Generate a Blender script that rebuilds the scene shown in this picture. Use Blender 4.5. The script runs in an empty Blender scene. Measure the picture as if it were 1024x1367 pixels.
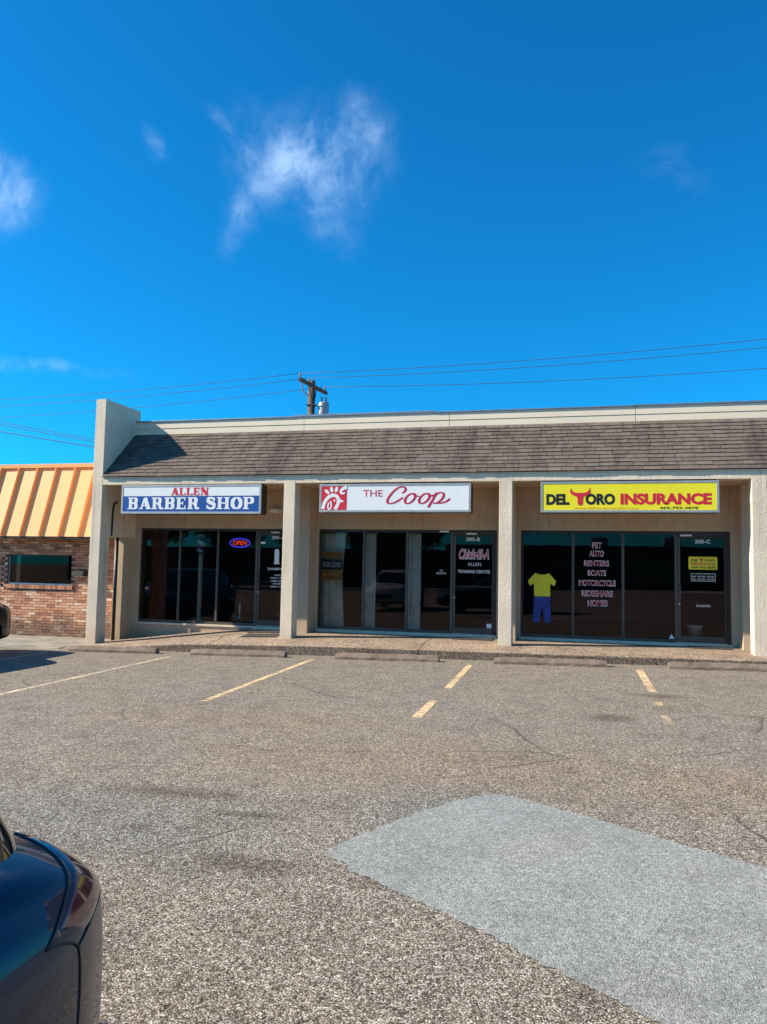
import bpy, bmesh, math, random
from mathutils import Vector, Matrix
R = math.radians
random.seed(11)
scene = bpy.context.scene
col = scene.collection

# ------------------------------------------------------------------ camera
cam_d = bpy.data.cameras.new("camera"); cam = bpy.data.objects.new("camera", cam_d); col.objects.link(cam)
right = Vector((0.96878, 0.24717, 0.019158)); up = Vector((-0.000056, -0.07706, 0.99703)); fwd = Vector((-0.24791, 0.9659, 0.07464))
m = Matrix((right, up, -fwd)).transposed().to_4x4(); m.translation = Vector((0, -16.155, 1.3335))
cam.matrix_world = m
cam_d.sensor_fit = 'HORIZONTAL'; cam_d.sensor_width = 36.0; cam_d.lens = 36 * 1019.6 / 1024
cam_d.clip_start = 0.05; cam_d.clip_end = 5000
scene.camera = cam

# ------------------------------------------------------------------ sky, sun, exposure
SUN = Vector((-3.55, -1.05, 2.42)).normalized()
elev = math.asin(SUN.z); azim = math.atan2(SUN.x, SUN.y)
world = bpy.data.worlds.new("World"); scene.world = world; world.use_nodes = True
wn, wl = world.node_tree.nodes, world.node_tree.links
wn.clear()
def N(t, **k):
    n = wn.new(t)
    for a, b in k.items(): setattr(n, a, b)
    return n
def wmath(op, a, b=None, c=None):
    n = N('ShaderNodeMath', operation=op)
    for i, v in enumerate((a, b, c)):
        if v is None: continue
        if isinstance(v, (int, float)): n.inputs[i].default_value = v
        else: wl.new(v, n.inputs[i])
    return n.outputs[0]
sky = N('ShaderNodeTexSky'); sky.sky_type = 'NISHITA'; sky.sun_disc = False
sky.sun_elevation = elev; sky.sun_rotation = azim; sky.altitude = 200; sky.air_density = 1.0; sky.dust_density = 0.25; sky.ozone_density = 4.0
tint = N('ShaderNodeMix', data_type='RGBA', blend_type='MULTIPLY'); tint.inputs[0].default_value = 1.0
wl.new(sky.outputs[0], tint.inputs[6]); tint.inputs[7].default_value = (0.055, 0.95, 1.44, 1)
tc = N('ShaderNodeTexCoord'); D = tc.outputs['Generated']
def vdot(a, v):
    n = N('ShaderNodeVectorMath', operation='DOT_PRODUCT'); wl.new(a, n.inputs[0]); n.inputs[1].default_value = v; return n.outputs['Value']
warp = N('ShaderNodeTexNoise'); warp.inputs['Scale'].default_value = 7.0; warp.inputs['Detail'].default_value = 4.0; wl.new(D, warp.inputs['Vector'])
wsub = N('ShaderNodeVectorMath', operation='SUBTRACT'); wl.new(warp.outputs['Color'], wsub.inputs[0]); wsub.inputs[1].default_value = (.5, .5, .5)
wsc = N('ShaderNodeVectorMath', operation='SCALE'); wl.new(wsub.outputs[0], wsc.inputs[0]); wsc.inputs['Scale'].default_value = 0.085
wadd = N('ShaderNodeVectorMath', operation='ADD'); wl.new(D, wadd.inputs[0]); wl.new(wsc.outputs[0], wadd.inputs[1]); DW = wadd.outputs[0]
mask = None
# direction of each cloud, half width, half height (radians), tilt, strength
clouds = [((-.318, .818, .478), .085, .055, -.15, 1.0), ((-.250, .828, .497), .042, .055, .5, .70), ((-.296, .858, .419), .035, .05, 1.2, .42),
          ((-.394, .763, .512), .024, .011, -.6, .5), ((-.4685, .7506, .466), .024, .014, -.9, .62), ((-.394, .815, .424), .026, .042, -.25, .60),
          ((-.625, .668, .405), .052, .040, .2, 1.0), ((-.640, .733, .2315), .12, .010, -.05, .62), ((.100, .884, .456), .05, .03, -.5, .36),
          ((.235, .885, .400), .04, .018, -.3, .22), ((-.50, .74, .45), .05, .02, .3, .22),
          ((-.2, -.75, .55), .16, .08, .3, .9), ((.75, -.45, .45), .2, .07, -.2, .9), ((.9, .25, .40), .14, .06, .2, .8), ((-.85, .05, .55), .12, .06, 0, .8), ((.3, -.9, .3), .2, .05, .1, .8)]
for d, a, b, t, s in clouds:
    d = Vector(d).normalized(); e1 = Vector((d.y, -d.x, 0)).normalized(); e2 = e1.cross(d)
    if e2.z < 0: e2 = -e2
    f1 = e1 * math.cos(t) + e2 * math.sin(t); f2 = -e1 * math.sin(t) + e2 * math.cos(t)
    px = wmath('MULTIPLY', vdot(DW, f1), 1 / a); py = wmath('MULTIPLY', vdot(DW, f2), 1 / b)
    off1, off2 = d.dot(f1) / a, d.dot(f2) / b
    px = wmath('SUBTRACT', px, off1); py = wmath('SUBTRACT', py, off2)
    r2 = wmath('ADD', wmath('MULTIPLY', px, px), wmath('MULTIPLY', py, py))
    front = wmath('GREATER_THAN', vdot(D, d), 0.3)
    g = wmath('MULTIPLY', wmath('MULTIPLY', wmath('POWER', 2.718, wmath('MULTIPLY', r2, -1.1)), s), front)
    mask = g if mask is None else wmath('MAXIMUM', mask, g)
mp = N('ShaderNodeMapping'); mp.inputs['Scale'].default_value = (1, 1, .75); wl.new(DW, mp.inputs[0])
cn = N('ShaderNodeTexNoise'); cn.inputs['Scale'].default_value = 19.0; cn.inputs['Detail'].default_value = 9.0; cn.inputs['Roughness'].default_value = .62; cn.inputs['Distortion'].default_value = .1
wl.new(mp.outputs[0], cn.inputs['Vector'])
dens = wmath('MULTIPLY', mask, wmath('ADD', wmath('MULTIPLY', cn.outputs['Fac'], 2.6), -.70))
rmp = N('ShaderNodeMapRange', interpolation_type='SMOOTHSTEP'); wl.new(dens, rmp.inputs[0])
rmp.inputs[1].default_value = .05; rmp.inputs[2].default_value = 1.05; rmp.inputs[3].default_value = 0; rmp.inputs[4].default_value = .50
cmix = N('ShaderNodeMix', data_type='RGBA'); wl.new(rmp.outputs[0], cmix.inputs[0]); wl.new(tint.outputs[2], cmix.inputs[6]); cmix.inputs[7].default_value = (6.4, 8.6, 11.5, 1)
bg = N('ShaderNodeBackground'); wl.new(cmix.outputs[2], bg.inputs[0]); bg.inputs[1].default_value = 0.075
wo = N('ShaderNodeOutputWorld'); wl.new(bg.outputs[0], wo.inputs[0])
sun_d = bpy.data.lights.new("sun", 'SUN'); sun_d.energy = 5.0; sun_d.angle = R(.53); sun_d.color = (1, .90, .75)
sun = bpy.data.objects.new("sun", sun_d); col.objects.link(sun); sun.rotation_euler = SUN.to_track_quat('Z', 'Y').to_euler(); sun.location = (-30, -20, 30)
vs = scene.view_settings; vs.view_transform = 'Standard'; vs.look = 'None'; vs.exposure = 0.85; vs.gamma = 1.0; vs.use_curve_mapping = False
scene.render.engine = 'CYCLES'

# ------------------------------------------------------------------ materials
MATS = {}
class NT:
    def __init__(s, name):
        s.m = bpy.data.materials.new(name); s.m.use_nodes = True; s.t = s.m.node_tree; s.n = s.t.nodes; s.l = s.t.links
        s.n.clear(); s.out = s.n.new('ShaderNodeOutputMaterial'); s.b = s.n.new('ShaderNodeBsdfPrincipled'); s.l.new(s.b.outputs[0], s.out.inputs[0])
        s.tc = s.n.new('ShaderNodeNewGeometry').outputs['Position']
    def set(s, **k):
        for a, v in k.items():
            i = s.b.inputs[{'color': 'Base Color', 'rough': 'Roughness', 'metal': 'Metallic', 'coat': 'Coat Weight', 'spec': 'Specular IOR Level', 'alpha': 'Alpha', 'emis': 'Emission Strength', 'ecol': 'Emission Color', 'croug': 'Coat Roughness', 'ior': 'IOR'}[a]]
            if isinstance(v, (int, float)): i.default_value = v
            elif isinstance(v, tuple): i.default_value = (*v, 1) if len(v) == 3 else v
            else: s.l.new(v, i)
        return s
    def scale(s, v, vec=None):
        n = s.n.new('ShaderNodeMapping'); n.inputs['Scale'].default_value = v; s.l.new(vec or s.tc, n.inputs[0]); return n.outputs[0]
    def noise(s, sc, det=4, rough=.55, dist=0, vec=None, out='Fac'):
        n = s.n.new('ShaderNodeTexNoise'); n.inputs['Scale'].default_value = sc; n.inputs['Detail'].default_value = det; n.inputs['Roughness'].default_value = rough; n.inputs['Distortion'].default_value = dist
        s.l.new(vec or s.tc, n.inputs['Vector']); return n.outputs[out]
    def voro(s, sc, feat='F1', out='Distance', vec=None, rnd=1.0):
        n = s.n.new('ShaderNodeTexVoronoi'); n.feature = feat; n.inputs['Scale'].default_value = sc; n.inputs['Randomness'].default_value = rnd
        s.l.new(vec or s.tc, n.inputs['Vector']); return n.outputs[out]
    def ramp(s, v, stops, interp='LINEAR'):
        n = s.n.new('ShaderNodeValToRGB'); n.color_ramp.interpolation = interp; s.l.new(v, n.inputs[0]); e = n.color_ramp.elements
        while len(e) < len(stops): e.new(.5)
        for i, (p, c) in enumerate(stops):
            e[i].position = p; e[i].color = (*c, 1) if isinstance(c, tuple) else (c, c, c, 1)
        return n.outputs[0]
    def mix(s, f, a, b, mode='MIX'):
        n = s.n.new('ShaderNodeMix'); n.data_type = 'RGBA'; n.blend_type = mode
        for i, v in ((0, f), (6, a), (7, b)):
            if isinstance(v, (int, float)): n.inputs[i].default_value = v
            elif isinstance(v, tuple): n.inputs[i].default_value = (*v, 1)
            else: s.l.new(v, n.inputs[i])
        return n.outputs[2]
    def math(s, op, a, b=None, c=None):
        n = s.n.new('ShaderNodeMath'); n.operation = op
        for i, v in enumerate((a, b, c)):
            if v is None: continue
            if isinstance(v, (int, float)): n.inputs[i].default_value = v
            else: s.l.new(v, n.inputs[i])
        return n.outputs[0]
    def range(s, v, a, b, c=0., d=1.):
        n = s.n.new('ShaderNodeMapRange'); n.clamp = True; s.l.new(v, n.inputs[0])
        for i, x in enumerate((a, b, c, d)): n.inputs[i + 1].default_value = x
        return n.outputs[0]
    def sep(s, i, vec=None):
        n = s.n.new('ShaderNodeSeparateXYZ'); s.l.new(vec or s.tc, n.inputs[0]); return n.outputs[i]
    def blob(s, cx, cy, rx, ry, dist=.5):
        # soft stain of its own shape on the ground
        x = s.math('MULTIPLY', s.math('SUBTRACT', s.sep(0), cx), 1 / rx); y = s.math('MULTIPLY', s.math('SUBTRACT', s.sep(1), cy), 1 / ry)
        r = s.math('SQRT', s.math('ADD', s.math('MULTIPLY', x, x), s.math('MULTIPLY', y, y)))
        r = s.math('ADD', r, s.math('MULTIPLY', s.math('SUBTRACT', s.noise(2.2, 5), .5), dist * 2.4))
        return s.range(r, 1.0, .25)
    def bump(s, h, st=.3, dist=.01):
        n = s.n.new('ShaderNodeBump'); n.inputs['Strength'].default_value = st; n.inputs['Distance'].default_value = dist
        s.l.new(h, n.inputs['Height']); s.l.new(n.outputs[0], s.b.inputs['Normal']); return s
def plain(name, c, rough=.6, metal=0., var=.12, sc=6, coat=0., spec=.5):
    t = NT(name); n = t.noise(sc, 5)
    t.set(color=t.mix(t.range(n, .3, .7), tuple(x * (1 - var) for x in c), tuple(min(1, x * (1 + var)) for x in c)), rough=rough, metal=metal, coat=coat, spec=spec)
    MATS[name] = t.m; return t.m
def emit(name, c, st):
    t = NT(name); t.set(color=tuple(x * .3 for x in c), ecol=c, emis=st); MATS[name] = t.m; return t.m

# worn chip-sealed asphalt
def asphalt(name, stops, tone, dark, scale=1.0, patch=False):
    t = NT(name)
    v1 = t.voro(140 * scale, out='Color'); g1 = t.sep(0, v1)
    chips = t.ramp(g1, stops)
    d1 = t.voro(140 * scale, out='Distance')
    gaps = t.range(d1, .42, .80)
    c = t.mix(t.math('MULTIPLY', gaps, .75), chips, dark)
    v2 = t.sep(1, t.voro(58, out='Color')); c = t.mix(.36, c, t.ramp(v2, [(0, .22), (.25, .75), (.6, 1.05), (1, 1.8)]), 'MULTIPLY')
    f2 = t.noise(24, 3, .75); c = t.mix(.55 if not patch else .3, c, t.ramp(f2, [(.3, .45), (.5, 1.0), (.7, 1.6)]), 'MULTIPLY')
    big = t.noise(.55, 5, .6, .6); c = t.mix(t.range(big, .35, .65), c, t.mix(1.0, c, tone, 'MULTIPLY'))
    c = t.mix(1.0, c, (1.0, .95, .835) if not patch else (.985, .925, .80), 'MULTIPLY'); mid = t.noise(2.6, 6, .65); c = t.mix(1.0, c, t.ramp(mid, [(.28, .74), (.5, 1.0), (.75, 1.12)]), 'MULTIPLY')
    return t, c, d1
t, c, d1 = asphalt('asphalt', [(0, .035), (.16, (.11, .085, .065)), (.38, (.235, .19, .15)), (.62, (.34, .285, .235)), (.82, (.46, .405, .35)), (1, .66)], (.93, .96, .99), (.05, .042, .035))
grey = t.math('MAXIMUM', t.blob(-3.2, -11.7, 2.3, 1.1, .5), t.blob(-.95, -10.9, .8, .75, .5))
c = t.mix(t.math('MULTIPLY', grey, .8), c, t.mix(1., c, (.80, .90, 1.0), 'MULTIPLY'))
brn = t.math('MAXIMUM', t.blob(-1.3, -9.6, 3.0, 1.3, .6), t.math('MAXIMUM', t.blob(1.2, -9.9, 1.6, .9, .5), t.blob(-3.5, -8.3, 2.0, .9, .6)))
c = t.mix(t.math('MULTIPLY', brn, .5), c, t.mix(1., c, (1.12, .95, .82), 'MULTIPLY'))
oil = t.math('MAXIMUM', t.blob(.34, -7.25, .34, .30, .35), t.math('MAXIMUM', t.blob(-1.80, -12.15, .42, .17, .45), t.math('MAXIMUM', t.blob(1.0, -5.5, .6, .22, .4), t.math('MAXIMUM', t.blob(-2.1, -11.35, .5, .09, .5), t.math('MAXIMUM', t.blob(-2.9, -11.0, .9, .16, .6), t.blob(-1.0, -12.2, .25, .10, .6))))))
c = t.mix(t.math('MULTIPLY', oil, .60), c, t.mix(1., c, (.40, .34, .29), 'MULTIPLY'))
crk = t.voro(.42, 'DISTANCE_TO_EDGE', vec=t.mix(.22, t.tc, t.noise(1.7, 5, out='Color'), 'ADD'))
ck = t.math('MULTIPLY', t.range(crk, .011, .003), t.range(t.noise(.7, 2), .52, .62))
c = t.mix(t.math('MULTIPLY', ck, .55), c, (.035, .03, .025))
t.set(color=c, rough=.93, spec=.25).bump(d1, .6, .005); t.b.inputs['Normal'].links[0].from_node.invert = True; MATS['asphalt'] = t.m
t, c, d1 = asphalt('patch', [(0, .10), (.12, (.22, .235, .235)), (.4, (.345, .37, .37)), (.7, (.45, .475, .475)), (1, .64)], (.92, .97, 1.02), (.13, .133, .13), 1.3, True)
t.set(color=t.mix(.2, t.mix(1., c, (.88, .88, .88), 'MULTIPLY'), (.33, .33, .31)), rough=.93, spec=.25).bump(d1, .7, .004); t.b.inputs['Normal'].links[0].from_node.invert = True; MATS['patch'] = t.m
# stucco
def stucco(name, c, var=.12, st=.36):
    t = NT(name); n1 = t.noise(1.4, 6, .6); n2 = t.noise(60, 4, .6); v = t.noise(24, 3, .6)
    st_ = t.noise(1.0, 5, .6, vec=t.scale((9, 9, .5)))
    k = t.mix(t.range(n1, .3, .7), tuple(x * (1 - var) for x in c), tuple(x * (1 + var * .6) for x in c))
    k = t.mix(t.math('MULTIPLY', t.range(st_, .54, .74), .5), k, tuple(x * .52 for x in c))
    z = t.sep(2); low = t.math('MULTIPLY', t.range(t.math('ADD', z, t.math('MULTIPLY', n1, .5)), .28, -.1), .40)
    k = t.mix(low, k, (c[0] * .62, c[1] * .56, c[2] * .48))
    t.set(color=k, rough=.9, spec=.2).bump(t.math('ADD', v, t.math('MULTIPLY', n2, .5)), st, .022); MATS[name] = t.m
stucco('stucco', (.78, .645, .475)); stucco('stucco_shaded', (.56, .41, .27), st=.25)  # second tone: same paint with warm under-canopy shade put into its colour
# exposed aggregate walkway
def aggregate(name, k):
    t = NT(name); v = t.voro(75, out='Color'); d = t.voro(75)
    c = t.ramp(t.sep(0, v), [(0, (.07, .04, .025)), (.3, (.22, .14, .085)), (.6, (.36, .245, .155)), (.85, (.46, .36, .26)), (1, (.60, .53, .44))])
    c = t.mix(t.math('MULTIPLY', t.range(d, .45, .8), .7), c, (.16, .12, .085))
    c = t.mix(1., c, t.ramp(t.noise(17, 3, .7), [(.3, .55), (.5, 1.), (.7, 1.4)]), 'MULTIPLY')
    c = t.mix(1., c, t.ramp(t.noise(1.6, 5), [(.3, .7), (.6, 1.05)]), 'MULTIPLY')
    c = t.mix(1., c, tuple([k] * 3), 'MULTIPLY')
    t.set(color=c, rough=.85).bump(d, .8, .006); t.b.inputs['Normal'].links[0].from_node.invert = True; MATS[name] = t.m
aggregate('aggregate', 1.12); aggregate('aggregate_shaded_edge', .5)  # kerb face copy: dark aggregate, deepened by shade put into the colour
# plain grey concrete
t = NT('concrete'); n = t.noise(2.2, 7, .65); n2 = t.noise(70, 3)
c = t.mix(t.range(n, .3, .7), (.15, .135, .105), (.36, .33, .27)); c = t.mix(.5, c, t.ramp(n2, [(.3, .6), (.7, 1.3)]), 'MULTIPLY')
t.set(color=c, rough=.9).bump(n2, .4, .006); MATS['concrete'] = t.m
t = NT('stop_concrete'); n = t.noise(5, 7, .7); n2 = t.noise(90, 3)
c = t.mix(t.range(n, .3, .7), (.13, .09, .065), (.29, .215, .16)); c = t.mix(.6, c, t.ramp(n2, [(.3, .55), (.7, 1.35)]), 'MULTIPLY')
t.set(color=c, rough=.9).bump(n2, .6, .008); MATS['stop_concrete'] = t.m
# shingles
for i, cc in enumerate([(.144, .110, .089), (.158, .122, .098), (.130, .098, .080), (.170, .134, .108), (.147, .110, .085), (.158, .128, .106)]):
    t = NT('shingle_%d' % i); n = t.noise(120, 3, .7); st_ = t.noise(1.0, 5, .6, vec=t.scale((2.6, .45, .45))); w = t.noise(9, 4)
    c = t.mix(1., cc, t.ramp(n, [(.3, .55), (.7, 1.45)]), 'MULTIPLY'); c = t.mix(t.math('MULTIPLY', t.range(st_, .52, .68), .6), c, (.045, .036, .034))
    c = t.mix(1., c, t.ramp(w, [(.3, .8), (.7, 1.15)]), 'MULTIPLY')
    t.set(color=c, rough=.92, spec=.2).bump(n, .5, .004); MATS['shingle_%d' % i] = t.m
# bricks
for i, cc in enumerate([(.50, .215, .115), (.60, .28, .15), (.38, .155, .085), (.70, .40, .24), (.78, .55, .38), (.55, .26, .15), (.24, .12, .075)]):
    t = NT('brick_%d' % i); n = t.noise(45, 4, .65); b = t.noise(2.1, 6, .65); z = t.sep(2)
    c = t.mix(1., cc, t.ramp(n, [(.3, .62), (.7, 1.35)]), 'MULTIPLY')
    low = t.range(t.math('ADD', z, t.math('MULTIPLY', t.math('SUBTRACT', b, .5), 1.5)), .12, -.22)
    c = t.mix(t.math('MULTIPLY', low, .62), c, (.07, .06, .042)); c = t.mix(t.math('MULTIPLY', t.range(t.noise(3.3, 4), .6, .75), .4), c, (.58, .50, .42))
    t.set(color=c, rough=.88).bump(n, .5, .006); MATS['brick_%d' % i] = t.m
t = NT('mortar'); n = t.noise(60, 4); b = t.noise(2.1, 6, .65); z = t.sep(2)
c = t.ramp(n, [(.3, (.06, .045, .035)), (.7, (.13, .10, .08))]); low = t.range(t.math('ADD', z, t.math('MULTIPLY', t.math('SUBTRACT', b, .5), 1.5)), .12, -.22)
t.set(color=t.mix(t.math('MULTIPLY', low, .7), c, (.04, .035, .025)), rough=.95).bump(n, .5, .008); MATS['mortar'] = t.m
# gold-orange standing seam metal
t = NT('gold_metal'); n = t.noise(1.5, 5, .6); n2 = t.noise(26, 3)
t.set(color=t.mix(t.range(n, .3, .7), (.93, .42, .15), (.95, .465, .18)), rough=t.range(n2, .3, .7, .5, .62), metal=.0, spec=.25).bump(t.noise(3, 3), .06, .02); MATS['gold_metal'] = t.m
# worn paint
def worn(name, c, lo, hi):
    t = NT(name); n = t.noise(13, 7, .72); n2 = t.noise(80, 3); n3 = t.noise(1.3, 3)
    s = t.math('ADD', t.math('MULTIPLY', n, .6), t.math('ADD', t.math('MULTIPLY', n2, .3), t.math('MULTIPLY', n3, .35)))
    t.set(color=t.mix(.55, c, t.ramp(n2, [(.3, .5), (.7, 1.3)]), 'MULTIPLY'), rough=.85, alpha=t.range(s, lo, hi)); MATS[name] = t.m
worn('paint_yellow', (.86, .60, .32), .49, .70); worn('paint_cream', (.80, .63, .42), .49, .72); worn('paint_ghost', (.45, .33, .20), .60, .82)
# glazing
def glass(name, tr, refl=(1., 1., 1.), rough=.0):
    t = NT(name); t.n.remove(t.b); tr_ = t.n.new('ShaderNodeBsdfTransparent'); tr_.inputs[0].default_value = (*tr, 1)
    gl = t.n.new('ShaderNodeBsdfGlossy'); gl.inputs['Roughness'].default_value = rough; gl.inputs['Color'].default_value = (*refl, 1)
    fr = t.n.new('ShaderNodeFresnel'); fr.inputs[0].default_value = 1.52
    b = t.n.new('ShaderNodeBump'); b.inputs['Strength'].default_value = .03; b.inputs['Distance'].default_value = .02; t.l.new(t.noise(1.1, 2), b.inputs['Height']); t.l.new(b.outputs[0], gl.inputs['Normal'])
    mx = t.n.new('ShaderNodeMixShader'); t.l.new(fr.outputs[0], mx.inputs[0]); t.l.new(tr_.outputs[0], mx.inputs[1]); t.l.new(gl.outputs[0], mx.inputs[2]); t.l.new(mx.outputs[0], t.out.inputs[0]); MATS[name] = t.m
glass('glass', (.90, .88, .85), (.43, .35, .35)); glass('glass_film', (.35, .33, .31), (.43, .35, .35)); glass('lens', (.75, .75, .75))
plain('bronze', (.040, .028, .02), .5, .1); plain('frame_grey', (.10, .078, .06), .5, .15); plain('alu', (.52, .52, .50), .35, .8); plain('sign_frame', (.42, .42, .39), .45, .5)
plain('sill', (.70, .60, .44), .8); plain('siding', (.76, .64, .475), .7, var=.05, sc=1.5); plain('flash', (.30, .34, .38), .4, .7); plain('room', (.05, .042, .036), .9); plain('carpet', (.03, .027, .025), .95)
plain('white', (.82, .82, .79), .4, var=.02); plain('white_vinyl', (.86, .86, .84), .5, var=.02); plain('blue', (.006, .075, .31), .4, var=.04); plain('red', (.62, .018, .035), .4, var=.04); plain('crimson', (.50, .012, .05), .4, var=.04)
plain('yellow', (.86, .74, .015), .4, var=.02); plain('black', (.012, .012, .012), .45); plain('rubber', (.02, .02, .02), .8); plain('mat', (.045, .04, .035), .95); plain('orange', (.65, .26, .03), .5); plain('jean', (.02, .05, .26), .6, var=.25)
plain('curtain', (.92, .84, .74), .9, var=.15); plain('red_cloth', (.16, .02, .018), .9); plain('wood_pole', (.11, .075, .055), .9, var=.4, sc=9); plain('wire', (.05, .06, .08), .6); plain('trans', (.32, .34, .35), .5, .3); plain('porcelain', (.30, .26, .24), .3)
plain('bark', (.09, .065, .045), .95); plain('far_wall', (.085, .065, .055), .95); plain('roof_deck', (.22, .21, .20), .95); plain('chrome', (.75, .75, .76), .12, 1.0); plain('steel_dark', (.06, .06, .06), .5, .6); plain('trim', (.012, .012, .014), .35); plain('tail', (.35, .01, .01), .2, coat=1.)
plain('lamp_white', (.70, .68, .60), .4); plain('dirt', (.22, .19, .14), .98)
for nm, cc in (('leaf_a', (.055, .085, .028)), ('leaf_b', (.035, .06, .022)), ('leaf_c', (.085, .11, .04))):
    plain(nm, cc, .7, var=.3, sc=3)
def paint(name, c, metal=.25):
    t = NT(name); t.set(color=c, rough=.35, metal=metal, coat=.6, croug=.02, spec=.35); MATS[name] = t.m
paint('paint_navy', (.004, .007, .030), .3); paint('paint_black', (.006, .006, .007), .1); paint('paint_silver', (.72, .72, .71), .2)
t = NT('car_glass'); t.set(color=(.008, .009, .01), rough=.02, coat=1., croug=.01); MATS['car_glass'] = t.m
t = NT('tail'); t.set(color=t.mix(t.range(t.noise(9, 3), .42, .6), (.24, .022, .022), (.40, .06, .055)), rough=.15, coat=1., croug=.02); MATS['tail'] = t.m
t = NT('headlamp'); t.set(color=t.mix(t.range(t.noise(7, 3), .45, .6), (.10, .095, .095), (.22, .17, .17)), rough=.22, coat=1., croug=.02, metal=.3); MATS['headlamp'] = t.m
emit('neon_red', (1, .06, .03), .9); emit('neon_blue', (.05, .05, 1), .8); emit('lamp_lit', (1, .95, .85), 1.2)

# ------------------------------------------------------------------ mesh builder
LOC = {}
def tag(o, label=None, cat=None, group=None, kind=None):
    for k, v in (('label', label), ('category', cat), ('group', group), ('kind', kind)):
        if v: o[k] = v
    return o
def empty(name, loc=(0, 0, 0), parent=None, rz=0):
    o = bpy.data.objects.new(name, None); col.objects.link(o); o.empty_display_size = .2
    base = LOC.get(parent.name, Vector()) if parent else Vector()
    o.location = Vector(loc) - base; o.rotation_euler = (0, 0, rz)
    if parent: o.parent = parent
    LOC[o.name] = Vector(loc); return o
class MB:
    def __init__(s): s.v = []; s.f = []; s.mi = []; s.k = 0
    def add(s, vs, fs):
        b = len(s.v); s.v += [Vector(p) for p in vs]; s.f += [tuple(b + i for i in f) for f in fs]; s.mi += [s.k] * len(fs); return s
    def box(s, x0, x1, y0, y1, z0, z1):
        return s.add([(x, y, z) for z in (z0, z1) for y in (y0, y1) for x in (x0, x1)], [(0, 2, 3, 1), (4, 5, 7, 6), (0, 1, 5, 4), (2, 6, 7, 3), (0, 4, 6, 2), (1, 3, 7, 5)])
    def prism(s, poly, f, g):
        # poly of 2-D points, f and g map them to the two ends
        n = len(poly); a = [f(*p) for p in poly] + [g(*p) for p in poly]
        return s.add(a, [tuple(range(n - 1, -1, -1)), tuple(range(n, 2 * n))] + [(i, (i + 1) % n, n + (i + 1) % n, n + i) for i in range(n)])
    def plate(s, poly, y0, y1):
        return s.prism(poly, lambda x, z: (x, y0, z), lambda x, z: (x, y1, z))
    def tube(s, pts, r, n=8, cap=True):
        pts = [Vector(p) for p in pts]; rings = []; a = None
        rs = r if isinstance(r, (list, tuple)) else [r] * len(pts)
        for i, p in enumerate(pts):
            d = (pts[min(i + 1, len(pts) - 1)] - pts[max(i - 1, 0)]).normalized()
            if a is None: a = d.orthogonal().normalized()
            a = (a - d * a.dot(d)).normalized(); b = d.cross(a)
            rings.append([p + (a * math.cos(2 * math.pi * k / n) + b * math.sin(2 * math.pi * k / n)) * rs[i] for k in range(n)])
        vs = [q for rg in rings for q in rg]; fs = []
        for i in range(len(pts) - 1):
            for k in range(n): fs.append((i * n + k, i * n + (k + 1) % n, (i + 1) * n + (k + 1) % n, (i + 1) * n + k))
        if cap: fs += [tuple(range(n - 1, -1, -1)), tuple((len(pts) - 1) * n + k for k in range(n))]
        return s.add(vs, fs)
    def lathe(s, prof, c, axis='z', n=20):
        c = Vector(c); vs = []; fs = []
        for r, h in prof:
            for k in range(n):
                a = 2 * math.pi * k / n; x, y = r * math.cos(a), r * math.sin(a)
                vs.append(c + (Vector((x, y, h)) if axis == 'z' else Vector((h, x, y)) if axis == 'x' else Vector((x, h, y))))
        for i in range(len(prof) - 1):
            for k in range(n): fs.append((i * n + k, i * n + (k + 1) % n, (i + 1) * n + (k + 1) % n, (i + 1) * n + k))
        fs += [tuple(range(n - 1, -1, -1)), tuple((len(prof) - 1) * n + k for k in range(n))]
        return s.add(vs, fs)
    def grid(s, rows, flip=False):
        n = len(rows[0]); vs = [p for r in rows for p in r]; fs = []
        for i in range(len(rows) - 1):
            for j in range(n - 1):
                q = (i * n + j, i * n + j + 1, (i + 1) * n + j + 1, (i + 1) * n + j); fs.append(q[::-1] if flip else q)
        return s.add(vs, fs)
    def ribbon(s, pts, w, y, dy=-.0015, slope=0.0):
        # flat pen stroke in the xz plane, w = width or function of direction; y = depth of its front
        n = len(pts); L, Rr = [], []
        for i, p in enumerate(pts):
            a, b = pts[max(i - 1, 0)], pts[min(i + 1, n - 1)]; dx, dz = b[0] - a[0], b[1] - a[1]; l = math.hypot(dx, dz) or 1
            ww = (w(dx / l, dz / l, i / (n - 1)) if callable(w) else w) / 2; nx, nz = -dz / l * ww, dx / l * ww; yy = y + slope * i / n
            L.append((p[0] + nx, yy, p[1] + nz)); Rr.append((p[0] - nx, yy, p[1] - nz))
        return s.grid([L, Rr])
    def build(s, name, mat, parent=None, smooth=False, bevel=0, local=False):
        me = bpy.data.meshes.new(name); off = Vector() if (local or not parent) else LOC.get(parent.name, Vector())
        me.from_pydata([p - off for p in s.v], [], s.f); me.update()
        for k in (mat if isinstance(mat, (list, tuple)) else [mat]): me.materials.append(MATS[k])
        if any(s.mi): me.polygons.foreach_set('material_index', s.mi)
        if smooth: me.polygons.foreach_set('use_smooth', [True] * len(me.polygons))
        bm = bmesh.new(); bm.from_mesh(me)
        if not smooth or smooth == 'solid': bmesh.ops.recalc_face_normals(bm, faces=bm.faces)
        if bevel: bmesh.ops.bevel(bm, geom=bm.edges[:], offset=bevel, segments=2, affect='EDGES', profile=.6)
        bm.to_mesh(me); bm.free()
        o = bpy.data.objects.new(name, me); col.objects.link(o)
        if parent: o.parent = parent
        LOC[o.name] = off.copy(); return o
def bx(name, mat, parent, x0, x1, y0, y1, z0, z1, bevel=0): return MB().box(x0, x1, y0, y1, z0, z1).build(name, mat, parent, bevel=bevel)
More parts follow.
